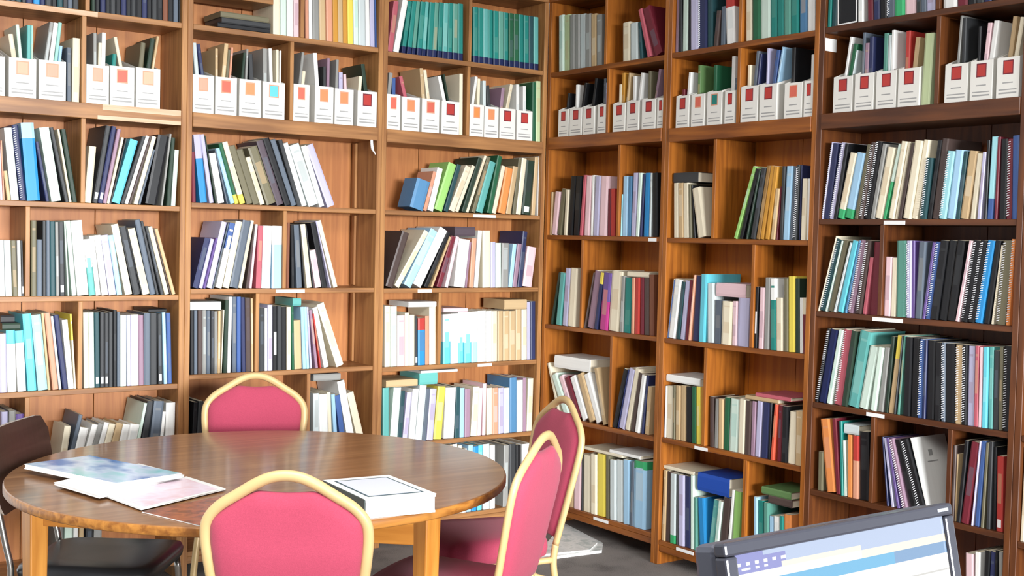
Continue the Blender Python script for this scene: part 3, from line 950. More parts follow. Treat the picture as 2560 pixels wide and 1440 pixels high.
H -522.43 16 498.3 25.3 257.9 186 0.38 dtl -
L -492.35 16 498.1 25.3 250.8 181 -0.51 lb -
K -464.67 12 498.1 32.1 244.1 176 -0.81 mauve -
L -427.15 15 499.9 38.5 252.6 182 2.6 cream -
K -382.9 20 498.8 22.5 243.9 176 1.78 pk -
L -351.91 19 498.1 19.9 265.7 191 -0.01 pk -
K -324.43 17 498.1 33.5 241.7 174 -1.53 cream -
K -289.73 14 498.1 33.9 240.2 173 -1.55 sal -
K -249.25 19 498.1 32.6 237.3 171 -1.57 lav -
K -215.47 15 498.1 32.9 235.9 170 -1.59 pale -
L -178.92 17 498.1 44.4 286.6 206 -1.61 slateb -
L -133.28 14 498.1 37.1 271.7 196 -1.63 white -
L -92.88 15 498.1 19.6 282.6 203 -1.65 mauve -
L -70.42 15 498.4 34.6 277.8 200 0.47 cream -
P -926.1 20 775 178.7 33.1 190 0 tan -
P -737.3 20 777.6 105.3 56.1 190 0 teal -
P -728.8 20 833.7 216.5 12.9 190 0 white -
@L3 S5
L -555.83 15 111.6 26.7 351.8 222 -1.4 tan -
L -527.96 12 111.6 26.9 355.6 222 -1.42 white -
L -494.6 17 111.6 21.6 345.9 222 -0.76 cream -
L -472.26 13 111.6 24.2 327.2 222 -0.25 white -
L -442.44 17 112 28.8 340.8 222 0.86 lb -
L -410.47 17 112.1 29.9 332.3 222 0.91 b -
L -372.57 18 111.6 26.1 335.4 222 -0.31 tq -
L -338.28 14 111.6 37.9 339.5 222 -1.52 pale -
L -297.24 14 111.6 32.5 330.3 222 -1.54 white -
L -211.52 18 111.6 32.9 321.8 222 -0.3 grey -
H -170.15 15 111.6 39.9 325.4 222 -1.61 ch -
H -127.69 13 111.6 29.1 316.2 222 -1.63 k -
L -86.42 19 111.6 59.2 317.8 222 -1.65 white -
@R1 T
V 76.35 12 2377.1 36.8 290 209 -2.25 mint v
V 114.26 19 2377.1 42.2 286.9 207 -2.25 lgc v
V 164.49 14 2377.1 38 280.7 202 -2.26 grey v
V 203.76 15 2377.1 34.6 276.5 199 -2.26 grey v
V 239.47 20 2377.1 42.6 273.4 197 -2.26 pale v
V 289.39 15 2377.1 38.5 267.2 192 -2.27 grey v
V 329.07 18 2377.1 41.6 262.1 189 -2.27 tan v
V 375.59 15 2377.1 39.3 252.6 182 -2.27 grey v
K 568.54 19 2377.1 51.9 188.7 136 -2.29 cream -
K 624.15 18 2377.1 52.7 178.5 129 -2.3 pale -
H 693.64 16 2377.1 20.1 177 127 -6.85 dtl -
K 750.7 13 2377.1 25.7 243.8 176 -17.92 rpk -
K 802.59 15 2377.1 48.9 248.3 179 -23.19 mr -
@R1 F
M 92.6 6 2039.4 78.4 139 238 0 red -
B 98.57 35 2045.2 14.6 222.6 160 7.37 k -
M 185.4 6 2039.4 94.4 139 238 0 red -
B 190.89 35 2043.4 19.7 258.8 186 -0.12 white -
B 212.17 35 2047 19.4 264.1 190 10.63 k -
M 293.8 6 2039.4 84.8 138 238 0 red -
B 299.93 35 2046.3 19.5 278.9 190 8.51 k -
M 405.2 6 2039.4 62 141 238 0 red -
B 410.71 35 2043.4 17 269.4 190 -0.12 slate -
B 428.46 35 2043.4 16.9 247.5 178 -0.13 lav -
M 522.6 6 2039.4 87.1 138 238 0 red -
B 528.09 35 2043.4 19.7 230.5 166 -0.12 cream -
B 548.49 35 2043.4 19.7 283.4 190 -0.15 ochre -
B 569.21 35 2044.7 14.2 279.9 190 5.31 tan -
M 623.3 6 2039.4 83.1 141 238 0 red -
B 628.8 35 2043.4 19.2 260.9 188 -0.12 white -
B 649.19 35 2045.8 18.9 272.1 190 7.24 white -
M 730.7 6 2039.4 92.2 141 238 0 red -
B 736.25 35 2043.4 19.7 273.8 190 -0.12 olive -
B 757.34 35 2046.1 15 280.8 190 10.34 mauve -
M 836.6 6 2039.4 41 140 238 0 red -
B 842.06 35 2043.4 19.7 276.4 190 -0.12 tan -
@R1 S1
K 26.61 16 1532.8 13.4 224.3 162 1.45 tan -
K 44.88 14 1537 41.3 224.6 162 6.28 pk -
H 88.12 16 1537.3 35 239.3 172 7.92 olive -
K 147.05 14 1533.5 25.7 233.5 168 2.31 cream -
H 173.57 16 1535.2 41 302.3 218 3.86 k -
H 224.97 16 1534 43.2 300.7 216 2.07 k -
L 270.74 17 1534.1 22.6 305.4 220 4.14 rpk -
L 306.72 18 1533.8 42.2 301.3 217 1.79 pk -
L 358.23 18 1532.5 16.4 302.7 218 0.22 white -
L 380.49 15 1533.7 39.3 296.2 213 1.78 lav -
L 424.54 16 1533.5 55 295 212 1.07 pk -
K 487.26 19 1532.5 21.7 232.8 168 -0.61 mr -
K 516.56 15 1532.5 28.2 232.2 167 -1.87 red -
B 586.83 18 1532.5 4.2 203.7 147 0.39 ltq -
L 595.02 20 1532.5 37.5 290.6 209 -0.55 lb -
L 635.03 19 1532.5 24.1 289.4 208 -0.36 slateb -
L 664.62 16 1533 30.3 304.5 219 1.04 lav -
L 699.05 14 1533.3 22.1 303.3 218 2.23 mint -
H 721.84 17 1533.3 16.2 297.5 214 2.9 nv -
L 752.17 17 1532.7 35.1 301.9 217 0.39 b -
B 790.47 16 1532.5 12.2 300.7 217 0.07 pale -
H 816.01 15 1532.5 33.6 300.5 216 -2.31 k -
@R1 S2
H 50.25 16 1069.5 17.2 277.5 200 12.63 dg -
L 100.4 13 1070 40.7 273 197 6.08 teal -
L 154.42 14 1068.1 39.6 296.8 214 3.5 lav -
L 198.62 13 1068.7 55.5 298.1 215 3.05 cream -
B 325.55 17 1067.2 6.5 288 207 12.86 brch -
L 349.49 20 1074.2 49.2 291.3 210 9.93 mauve -
H 409.04 13 1069.4 25.5 286.1 206 8.2 nv/y:0.2 -
L 453.5 12 1069.9 52.2 285.1 205 4.64 mg/pu:0.5 -
L 515.14 18 1069.6 74.1 294.9 212 2.98 cream -
L 602.35 15 1065.9 23.6 275.2 198 0.46 grey -
L 627.4 16 1066.5 51.6 268.1 193 0.86 tl -
L 686.7 12 1065.7 20.4 270.2 195 -0.58 sal -
L 709.86 13 1065.7 31 271 195 -0.94 red -
L 745.28 18 1065.7 25.8 272.4 196 -1.63 mr -
H 775.4 17 1065.7 31.3 270.9 195 -2.31 brch -
L 807.81 19 1065.7 33.1 288.2 207 -2.31 br -
P 642.2 20 1339.1 150 24.2 190 0 cream -
@R1 S3
L 132.01 20 593.9 18.1 281.2 202 -21.97 cream -
K 191.51 15 593.9 44.1 232.1 167 -31 mint -
K 244.34 17 593.9 36.3 228.5 164 -29.34 pk -
K 291.62 16 593.9 35.9 227.3 164 -29.13 mr -
K 336.1 16 593.9 43.7 233.8 168 -28.01 white -
L 390.54 15 593.9 42.8 251 181 -25.31 tan -
L 438.62 20 593.9 42.7 255.6 184 -25.01 white -
L 492.8 17 593.9 26.8 286 206 -16.29 tan -
H 568.73 13 600 25.4 301.2 217 13.89 k -
B 600.87 18 595 5.1 303.5 219 12.66 dnv -
L 609.25 20 602.5 39.8 304.6 219 12.54 lav -
L 654.79 19 600.4 32.1 311 222 11.67 cream -
H 698.84 16 598.1 25.6 290.2 209 9.52 brch -
L 732.62 12 597.8 27.6 281.3 203 8.06 white -
B 771.57 18 595.2 13 282.8 204 5.86 nv -
K 795.77 19 595.4 27.2 229.1 165 3.25 tan -
P 90.1 20 844.1 287.6 63.5 190 0 white -
@R1 S4
L 222.61 18 138.2 53.1 263.7 190 0.16 tan -
L 282.5 15 138 57 273.2 197 -0.35 pk -
B 344.57 15 138 7 282.5 203 -1.17 k -
L 356.28 18 138 53.9 286.5 206 -1.91 cream -
L 419.26 13 138 44.9 299.6 216 -2.27 cream -
L 465.33 18 138 63.5 309.2 222 -2.27 y -
H 534.38 16 138 25.2 312 222 -2.28 olive -
L 567.27 13 138 42.4 295.3 213 -2.28 pale -
L 610.8 19 138 47.8 301.8 217 -2.29 pale -
L 664.53 15 138 43.9 311.9 222 -2.29 lb -
H 714.57 13 138 19.8 309.9 222 -0.2 slate -
L 739.08 13 138 82.7 321.5 222 -0.86 lb/gn:0.12 -
P 336.1 20 451.2 299.5 14.6 190 0 cream -
P 545.2 20 465.7 220.6 15.3 190 0 white -
@R2 T
L 931.6 19 2380.3 17.4 333 222 0.07 mauve -
H 963.58 13 2380.2 15.8 315.8 222 -2.33 k -
L 980.11 18 2380.2 33.4 313.3 222 -1.26 mint -
B 1017.46 18 2380.2 12 307.4 221 -1.79 k -
L 1037.72 13 2380.2 46 309.1 222 -2.33 lav -
S 1084.89 15 2380.2 53 302 217 -2.34 nv s
H 1139.06 18 2380.2 31.6 288.8 208 -2.34 dtl -
H 1176.5 16 2382.6 25.3 155.6 120 5.26 brch -
H 1217.03 19 2380.2 27.2 171.4 123 -0.08 slate -
K 1258.69 15 2380.2 51.6 246.9 178 -4.54 white/red:0.35 -
L 1369.25 17 2380.2 35.9 266.9 192 -2.36 cream -
L 1410.43 14 2380.2 39.5 259.8 187 -2.37 dgn -
L 1451.12 19 2380.2 54.9 258.8 186 -2.37 mint -
V 1508.28 19 2380.2 34.9 249.6 180 -2.38 tl v
V 1546.71 17 2380.2 35.1 243.1 175 -2.38 tl v
V 1585.07 15 2380.2 34.7 236.7 170 -2.38 gtl v
V 1621.12 15 2380.2 39 230.9 166 -2.38 tl v
K 1667.08 17 2380.2 38.4 228.4 164 -2.39 slateb -
K 1710.74 13 2380.2 36.7 220.8 159 -2.39 white -
@R2 F
M 963.2 6 2032.5 81.2 145 238 0 red -
B 968.74 35 2036.5 17.3 174.3 126 -0.16 mr -
B 987.13 35 2038.2 19.6 248.7 179 4.72 white -
M 1061.5 6 2032.5 80.9 144 238 0 pred -
B 1067.05 35 2036.5 19.7 274.9 190 -0.12 green -
M 1160.5 6 2032.5 86.7 148 238 0 tl -
B 1166.05 35 2036.5 19.7 264.8 190 -0.12 dgn -
M 1268.2 6 2032.5 58.2 142 238 0 red -
B 1273.67 35 2036.5 19.7 293 190 -0.12 white -
B 1294.27 35 2036.6 18.5 195.6 141 0.28 slate -
M 1363.2 6 2032.5 94.2 153 238 0 red -
B 1368.69 35 2036.5 19.7 244.9 176 -0.07 cream -
B 1389.43 35 2038.1 17.7 300.3 190 5.03 slate -
B 1407.86 35 2037.5 9.9 288.4 190 5.62 nv -
M 1470.7 6 2032.5 93 152 238 0 red -
B 1476.23 35 2036.5 11.4 305 190 -0.12 lav -
B 1488.9 35 2039.2 19.5 293.9 190 7.75 nvb -
B 1509.24 35 2038.4 11 304.9 190 9.46 lb -
M 1607 6 2032.5 91.4 146 238 0 pred -
B 1612.52 35 2036.5 19.7 292.1 190 -0.12 k -
M 1710.7 6 2032.5 46.9 146 238 0 red -
B 1716.23 35 2036.5 18.6 252.5 182 -0.12 white -
@R2 S1
L 959.79 16 1529.9 30.8 252 181 -2.42 cream -
L 994.16 14 1529.9 30.5 251.1 181 -3.08 tan -
L 1026.05 15 1529.9 33.1 250.4 180 -3.26 cream -
H 1061.07 15 1529.9 13.4 244.5 176 -3.51 olive -
B 1087.14 19 1529.9 9.4 240 173 -6.36 k -
K 1119.55 13 1529.9 48 227.4 164 -11.97 cream -
L 1336.91 14 1535.6 18.3 323.9 222 17.88 lg -
H 1370.13 13 1535 18.9 309.3 222 15.49 k -
B 1408.21 12 1531.9 9.3 299 215 12.04 dg -
H 1432.03 15 1534.2 25.3 305.2 220 9.56 ch -
L 1460.91 19 1533.2 20.9 313.7 222 9.05 dtan -
L 1483.39 19 1533.1 20.2 312.9 222 8.92 ochre -
L 1514.08 16 1532.9 23.5 308.4 222 7.15 ochre -
K 1545.67 15 1532 22.3 214.5 154 5.22 tan -
B 1573.34 19 1530.4 6.7 223.3 161 3.94 mr -
H 1594.16 16 1530.1 16.2 306.9 221 0.59 ch -
L 1612.39 16 1530.9 33 306.2 220 1.71 lb -
H 1646.85 17 1530.6 15 305 220 2.58 slate -
S 1668.19 13 1530.4 16.8 308.6 222 1.6 ch s
B 1695.56 19 1529.9 6.2 308.2 222 -0.19 nv -
L 1709.63 13 1529.9 22.4 252.1 182 0.02 cream -
L 1737.71 16 1529.9 20.7 251.7 181 -1.06 white -
P 943.8 20 1783.5 156.7 45.2 190 0 ch -
@R2 S2
B 931.66 19 1065.1 4.2 277.5 200 6.93 cream -
B 936.56 16 1065.1 4.2 272.9 196 6.96 nvb -
L 942.07 15 1069.9 43 274 197 7.13 white -
H 991.43 18 1066.8 21.4 265.4 191 5.98 dtl -
L 1016.62 19 1067.3 28.2 271.3 195 5.42 lav -
L 1051.05 17 1065.9 17.8 274.6 198 4.34 mr -
B 1075.94 12 1065.4 9.8 299.1 215 4.55 sal -
H 1096.69 19 1066.2 36.2 296 213 2.61 nv -
L 1142.15 12 1065.2 35.2 304.9 219 0.93 tq -
L 1193.04 17 1064.6 39.3 266.1 192 -2.34 pale -
H 1233.04 19 1064.6 38.8 192.9 139 -0.3 slate -
K 1280.1 13 1065.1 57.9 190.8 137 0.51 cream -
K 1343.15 16 1064.6 25.6 194 140 -0.78 pk -
K 1370.61 18 1064.8 62.7 210.4 151 0.16 lav -
H 1474 13 1064.6 14.7 262.9 189 0.09 k L
L 1497.19 14 1064.6 28.6 260.3 187 -0.13 pk -
L 1529.52 13 1064.6 27.1 304.7 219 -0.72 grey -
L 1566.46 13 1064.6 28.8 301.3 217 -2.38 tl/white:0.3 -
K 1597.74 13 1064.6 34.6 222.2 160 -2.38 cream -
H 1640.02 14 1064.6 19.3 304.3 219 -2.38 olive -
L 1660.46 18 1064.6 33.9 314.5 222 -2.38 y -
H 1696.9 18 1064.6 21.7 306.6 221 -2.39 dg -
K 1720.23 18 1064.6 15 228.7 165 -2.39 white -
K 1738.66 17 1064.6 19.7 229.6 165 -2.98 mr/cream:0.3 -
P 1236.8 20 1275.5 173.7 59.1 190 0 pk -
@R2 S3
B 931.6 18 600.5 4.2 232 167 0.1 pk -
B 936.5 13 600.5 7.9 240.4 173 0.09 white l
K 945.32 16 600.5 41.1 242.8 175 -0.02 cream -
B 993.38 12 600.5 12.8 248.4 179 -1.51 olive -
K 1007.33 16 600.5 30 249.7 180 -1.62 tan -
L 1038.44 19 600.5 34.1 253.1 182 -1.73 tan -
H 1078.83 16 600.5 33 252.6 182 -2.33 k -
L 1115.73 14 600.5 26.2 256.9 185 -2.33 dgn -
L 1144.58 14 600.5 26 260.1 187 -2.34 y -
L 1172.06 15 600.5 15.3 263.2 189 -2.34 ochre -
H 1224.82 19 600.5 24.7 223.6 161 -2.34 brch -
K 1251.41 20 600.5 20.6 217.4 157 -0.53 grey -
K 1277.27 18 600.5 28.4 220.2 159 -1.64 tan -
K 1306.35 20 600.5 31.3 231.8 167 -0 dgn -
K 1341.89 18 600.7 51.1 231.4 167 0.3 mint -
K 1398.64 14 600.5 35.8 235.8 170 -0.12 cream -
H 1436.28 15 600.5 30.9 233 168 -0.12 brch -
K 1468.09 18 600.5 23 234.4 169 0.16 mauve -
K 1493.4 18 601.2 29.7 238.3 172 1.33 lav -
H 1526.19 17 601.4 39.2 237.5 171 1.3 nv -
B 1569.18 16 600.6 11 237.8 171 0.64 k -
K 1584.83 13 601.4 16.6 236.9 171 3.34 rora -
K 1616.2 20 600.5 18.8 235.9 170 0.01 mr -
H 1642.11 14 600.5 29.6 234.7 169 -0.29 k -
K 1672.96 20 601.2 37 217.7 157 1.12 cream -
K 1719.54 13 600.5 34.1 225.5 162 -1.18 tan -
P 933.8 20 861.9 218.2 33.6 190 0 white -
P 1428.6 20 839.8 182.9 16.8 190 0 tan -
P 1485.8 20 856.6 191.7 16.6 190 0 rpk -
@R2 S4
B 931.6 20 116.6 4.2 317.4 222 0.07 k -
L 936.5 15 116.6 22.3 329.8 222 0.06 tan -
H 959.46 18 116.6 25.8 328.5 222 0.04 brch -
L 994.4 12 116.6 34.8 323.6 222 -1.5 pale/gn:-0.12 -
B 1031.82 16 116.6 12.3 324.3 222 -1.85 ch -
L 1048.26 14 116.6 37.8 324.7 222 -2.06 lav -
H 1087.21 18 116.6 35.3 325.9 222 -2.07 nv -
L 1125.25 17 116.6 19.1 334.9 222 -2.33 mint -
K 1148.49 16 116.6 19.3 239.4 172 -2.33 gtl -
K 1182.93 18 116.6 39 243.9 176 -5.68 b -
L 1230.73 20 120 30.2 250.2 180 6.45 teal -
L 1270.25 13 118.9 23.9 252.4 182 5.49 mint -
H 1297.05 17 120.6 44.2 272.1 196 5.14 brch -
L 1347.67 17 117.6 14.7 315.6 222 4 white -
L 1375.55 17 117.8 37 313 222 1.8 lg -
L 1510.67 14 116.6 19.4 309.9 222 -2.37 lb -
L 1531.18 19 116.6 29.5 298.7 215 -2.37 tl -
L 1567.5 14 116.6 26 296.6 214 -2.37 gtl -
K 1594.62 19 116.6 22.8 243.9 176 -2.37 lb -
K 1622.22 16 116.6 28.7 249.8 180 -2.38 white -
L 1655.4 13 116.6 18.6 256.7 185 -2.38 tl -
L 1675.11 19 116.6 38.5 267.1 192 -2.38 or -
P 933.8 20 452.4 194.6 15.6 190 0 cream -
P 1156.4 20 392 191.2 81.4 190 0 royal -
P 1575.8 20 414.4 128 33.1 190 0 brch -
P 1536.5 20 447.5 159.6 30.8 190 0 green -
@R3 T
K 1811.6 13 2384.3 15.8 223.9 161 0.1 tl -
H 1828.29 18 2384.2 24.3 221 159 -0.02 dtl -
F 1861.32 17 2384.2 93.6 228.8 165 -2.13 k W
K 1956.11 19 2384.2 25.3 213.2 154 -2.26 white -
K 2003.4 18 2384.2 24.9 205.8 148 -3.15 mr -
H 2033.16 15 2384.2 28.8 204.6 147 -3.15 nv -
H 2065.43 13 2384.2 29 198.9 143 -3.17 k -
S 2095.49 14 2384.2 33.7 193.4 139 -2.43 slate s
K 2132.61 12 2384.2 40.2 191.1 138 -2.43 gn -
K 2173.91 17 2384.2 46.5 184.9 133 -2.43 pk -
H 2226.91 13 2384.2 18.2 175.3 126 -2.44 ch -
H 2246.32 13 2384.2 21.4 176.3 127 -2.44 slate -
K 2269.12 14 2384.2 36.4 172.5 124 -2.44 lav -
K 2339.87 15 2384.2 54.4 168.9 122 -2.11 white -
K 2397.68 17 2384.2 39.7 159.3 120 -2.45 mr -
H 2440.8 16 2384.2 30.2 151.7 120 -2.46 k -
H 2472.34 16 2384.2 29.4 146.3 120 -2.46 ch -
H 2505.45 13 2384.2 28.3 140.1 120 -2.46 nv -
H 2534.86 15 2384.2 28.7 135.4 120 -2.47 k -
H 2565.82 14 2384.2 30.5 129.9 120 -2.47 ch -
K 2597.42 18 2384.2 32.2 125.2 120 -2.47 mr -
@R3 F
M 1859.5 6 2038.5 90 141 238 0 red -
B 1865.46 35 2044.4 12.9 297.5 190 8.04 white -
B 1879.52 35 2046 19.4 267.9 190 10.15 dgn -
B 1899.42 35 2043.2 3.6 243 175 10.14 pale -
M 1963.6 6 2038.5 87.4 143 238 0 red -
B 1969.11 35 2042.5 12.7 304.2 190 -0.12 slate -
B 1982.46 35 2042.5 19.7 261.3 188 -0.14 mauve -
B 2002.86 35 2042.5 18.7 283.8 190 -0.16 nv -
M 2064.1 6 2038.5 89 143 238 0 red -
B 2069.63 35 2042.5 19.7 289.1 190 -0.12 gtl -
B 2090.03 35 2042.5 14.1 280.1 190 -0.14 pale -
B 2104.87 35 2042.5 14 296.7 190 -0.16 white -
M 2163.7 6 2038.5 91.7 143 238 0 red -
B 2169.25 35 2042.5 19.7 285.3 190 -0.12 red -
B 2189.99 35 2044.2 19.6 256.8 185 4.83 slate/tan:0.5 -
B 2260.74 12 2039.7 38.2 264.7 191 1.74 lgc p
M 2364.7 6 2038.5 91.2 139 238 0 red -
B 2382.35 35 2043.1 10.7 312.4 190 2.93 grey -
B 2410.86 35 2042.5 14.3 303.1 190 -0.33 ch -
M 2468.2 6 2038.5 85.1 140 238 0 red -
B 2473.66 35 2042.5 10.5 263.4 190 -0.12 k -
B 2485.22 35 2044.1 17.5 272 190 5.02 pk -
B 2503.55 35 2044.7 19.6 276.7 190 6.26 white -
M 2571.2 6 2038.5 85.2 141 238 0 red -
B 2577.12 35 2044.3 16.7 281.8 190 5.83 tan -
B 2594.82 35 2044.9 16.5 276.9 190 8.11 cream -
@R3 S1
S 1811.7 17 1617.5 6.2 309.5 222 7.12 lav s
H 1821.6 18 1619.8 26.1 303.4 218 6.68 nv -
S 1851.26 16 1619.6 18 305.2 220 9.17 lav s
H 1874.35 12 1619.3 16.8 301.3 217 8.7 k -
L 1892.92 14 1623 31.6 262.3 189 11.52 cream/gn:-0.14 -
L 1928.47 14 1624.3 39.4 260.4 187 11.08 lb/gn:-0.14 -
H 1975.17 14 1619.5 16.6 292.6 211 9.69 olive -
S 1996.64 14 1619.2 16.1 299.8 216 9 brch s
S 2016.02 20 1621 28.5 301.2 217 8.66 k s
L 2047.65 18 1619.7 18.9 291 210 8.93 grey -
L 2068.64 19 1622.7 34 275.6 198 10.14 cream -
B 2105.57 18 1619.4 13.2 290 209 11.8 gn/mint:0.5 -
L 2132.52 15 1620.9 25.2 295.3 213 9.42 cream -
B 2160.14 20 1618.4 10.2 294.1 212 9.15 cream -
H 2175.11 16 1619.4 15.7 286.9 207 9.58 brch -
L 2200.14 13 1621.5 33.9 293.2 211 8.05 cream -
L 2235.5 18 1620.1 23.8 295.8 213 8.01 cream -
S 2272.67 14 1619.1 27.7 226.1 163 4.93 dtl s
H 2301.17 19 1618.8 18.4 291.9 210 6.58 k -
H 2323.57 18 1619.5 26.6 294.6 212 6.05 brch -
S 2354.58 14 1619.9 28.9 247.7 178 6.25 ltq s
L 2386.51 16 1620.1 32.9 250.4 180 5.84 lb -
H 2422.03 18 1618.2 15.7 244.7 176 5.49 dtl -
K 2440.01 17 1620.5 33.2 244.2 176 6.53 tan -
K 2481.32 16 1618.4 20.4 233.8 168 4.8 cream -
K 2509.72 14 1617.5 13.9 238.2 172 3.09 lav -
B 2535.73 15 1616.8 9.8 279 201 0.43 k -
H 2546.27 18 1617.3 22.7 290.4 209 1.51 nvb/ltq:0.75 -
B 2575.36 16 1616.8 11 288.8 208 0.46 mr -
H 2592.06 18 1616.7 25.7 280.4 202 -0.53 k -
S 2621.43 17 1616.7 18.2 279 201 -1.07 mr s
H 2644.3 15 1616.7 24.1 289.6 209 -1.8 nvb -
@R3 S2
B 1811.87 13 1246.4 4.1 312.6 222 14.46 cream -
S 1818.08 17 1251.5 24.4 297.6 214 14.45 dtl s
B 1846.33 15 1247.2 7.7 292.8 211 13.83 mint -
H 1862.02 17 1250.3 22.7 291.6 210 12.62 olive -
B 1889.69 13 1248 10.7 285.3 205 14.02 pale -
L 1910.19 13 1251 26 290.5 209 12.39 tq -
B 1943.94 15 1247 8.4 291.8 210 10.96 slateb -
S 1957.11 17 1249.8 24.7 291.4 210 10.29 mauve s
S 1997.1 13 1248.6 24.8 289.3 208 7.43 brch s
K 2026.07 18 1247.2 16.4 223 161 6.54 rpk -
L 2062.01 19 1246.4 34.3 283 204 1.69 mr -
K 2125.69 17 1245.4 29.4 227.1 163 0.1 pk -
K 2156.23 18 1245.4 22.6 223.8 161 -0.08 cream -
L 2184.6 14 1245.4 41.9 288.9 208 -1.39 gtl -
S 2230.48 13 1245.4 22 289.7 209 -2.05 lav s
B 2253.14 15 1245.4 11.8 289.7 209 -2.06 pu -
H 2268.05 13 1246.1 28.5 287.9 207 1.45 slate -
B 2297.37 15 1246.7 11.7 286.5 206 6.73 pu -
S 2310.91 18 1247.4 17.9 288.8 208 6.61 nvb s
H 2332.96 14 1248.8 31.1 293.1 211 6.4 k -
H 2367.35 19 1248.6 31 293.5 211 6 k -
H 2402.45 16 1248.7 31.5 294 212 6.05 k -
L 2438.29 13 1247.4 13.7 296.4 213 8.62 pk -
S 2457.08 17 1249.1 27.3 296.2 213 7.93 k s
S 2488.96 16 1248.6 25.1 296.2 213 7.28 k s
S 2516.61 15 1249.1 28.2 296.9 214 7.63 b s
H 2551 16 1247.8 20.9 296.7 214 6.57 k -
B 2577.84 20 1246.1 7.4 280.6 202 5.48 cream -
S 2597.8 18 1247.2 33.4 295.7 213 3.07 olive s
S 2637.45 14 1245.8 12.3 301.7 217 1.96 or s
B 2660.95 19 1245.4 7.5 301.8 217 -0.1 red -
@R3 S3
S 1811.99 13 877 13.9 304.1 219 9.55 k s
H 1828.93 15 880.6 36.3 301.1 217 9.34 dnv -
L 1868.12 15 878.2 21.5 304.4 219 9.48 mint -
S 1902.95 20 879 34.5 304.3 219 7.24 rpk s
H 1945.74 12 877.7 25.3 302.9 218 6.94 dg -
L 1972.87 17 882.7 51 304.8 219 9.05 teal -
K 2027.21 16 881.5 39.9 249.5 180 9.88 mint -
K 2082.21 13 877.5 24.5 249 179 6.63 mint -
L 2115.24 17 876.7 23 250.4 180 4.93 grey -
H 2145.2 18 875.6 14.6 293.3 211 3.58 dg -
L 2162.03 18 876.7 20.7 300.8 217 5.72 tan/y:0.3 -
B 2191.39 13 875.1 5.2 302 217 4.26 ch -
B 2202.37 18 875.2 9.1 302 217 3.29 gtl -
H 2229.87 15 874.7 29.7 298.1 215 -0.13 k -
H 2261.75 19 874.7 26.8 296.2 213 -0.34 k -
S 2292.12 16 874.7 18.7 294.6 212 0.03 nvb s
B 2315.09 13 874.7 11.6 292.3 210 -0.36 nv -
H 2330.72 18 874.7 30.6 293.2 211 -0.94 k -
H 2364.31 17 874.7 25 287.6 207 -1.31 k -
S 2394.3 16 874.7 15.7 289.9 209 -2.08 slate s
H 2412.07 17 874.7 36.4 287.2 207 -2.26 k -
S 2451.69 16 874.7 24.5 286.6 206 -1.53 tan s
S 2480 12 874.7 19.3 289.1 208 -1.55 k s
L 2500.02 19 874.7 23.6 286.5 206 -1.19 lav -
L 2528.46 14 874.7 16.2 289.3 208 -1.22 rpk -
B 2546.38 14 874.7 11.7 286.8 207 -1.04 pk -
L 2560.88 12 874.7 19.2 288.2 208 -0.88 tq -
L 2583.95 18 874.7 15.6 289.8 209 -1.43 teal -
H 2600.5 19 874.7 20.1 279.3 201 -1.39 ch -
B 2624.44 16 874.7 13.1 293.4 211 -1.62 olive -
S 2638.21 19 874.7 25.8 298.5 215 -1.15 k s
@R3 S4
H 1838.05 15 517.9 24.7 156.7 120 -0.72 olive -
L 1885.6 15 517.9 44.1 293.8 212 -8.62 or -
L 1932.82 14 517.9 20.1 302.5 218 -6.21 mr -
B 1955.55 14 517.9 12.4 295 212 -3.91 tl -
B 1970.96 16 517.9 12.3 220.8 159 -4.41 mint -
K 1987.26 15 517.9 22.6 246.4 177 -2.41 or -
K 2013.4 13 517.9 26.1 248.4 179 -1.91 sal/red:0.4 -
H 2043.49 18 517.9 42.3 267.6 193 -2.42 k -
B 2173.82 14 517.9 7 263.5 190 -7.42 nv -
B 2193.77 15 517.9 11.1 262.1 189 -10.07 lav -
B 2220.83 13 517.9 11.2 267.1 192 -13.22 pu -
S 2246.24 12 517.9 22.2 268 193 -15.96 mauve s
H 2282.51 17 517.9 25.8 270.5 195 -18.52 k -
S 2316.2 15 517.9 32.6 276.7 199 -19.58 k s
B 2351.5 19 517.9 8.5 288.7 208 -17.92 white E
B 2451.78 12 517.9 10.9 276.7 199 0.08 brch -
B 2463.37 19 517.9 5.2 246.3 177 0.07 tan -
H 2474.58 12 519 15.7 302.5 218 4.05 k -
L 2492.38 13 521.1 31.3 301.6 217 5.88 mr -
B 2535.09 12 518.2 5.2 307.8 222 3.83 lav -
H 2547.37 16 518.7 17.1 309.1 222 2.67 nvb -
B 2570 15 518.2 11.6 306.1 220 1.77 olive -
H 2591.65 15 517.9 14.7 311.9 222 -0.04 ch -
B 2615.54 20 517.9 10.6 294 212 -1.62 k -
L 2630.15 17 517.9 23.5 264.7 191 -1.53 red l
P 1957 20 767.4 67.6 37.8 190 0 pale -
@R3 S5
L 2525.62 19 116.6 31.3 296.1 213 -2.46 pk -
L 2559.27 19 116.6 20.3 308.6 222 -1.63 white -
H 2587.31 15 116.9 21 322.3 222 0.69 k -
H 2609.62 17 116.8 17.9 323 222 0.65 nv -
B 2633.23 14 116.6 11.1 331.7 222 -0.21 k -
L 2654.14 15 116.6 14.3 330.5 222 -1.72 grey -
@R4 S4
L 2721.6 17 501.8 14 328 222 0.81 cream -
L 2739.12 17 501.8 22.9 331.1 222 0.39 white -
@R4 F
M 2721.8 6 2038.5 36.3 145 238 0 red -"""

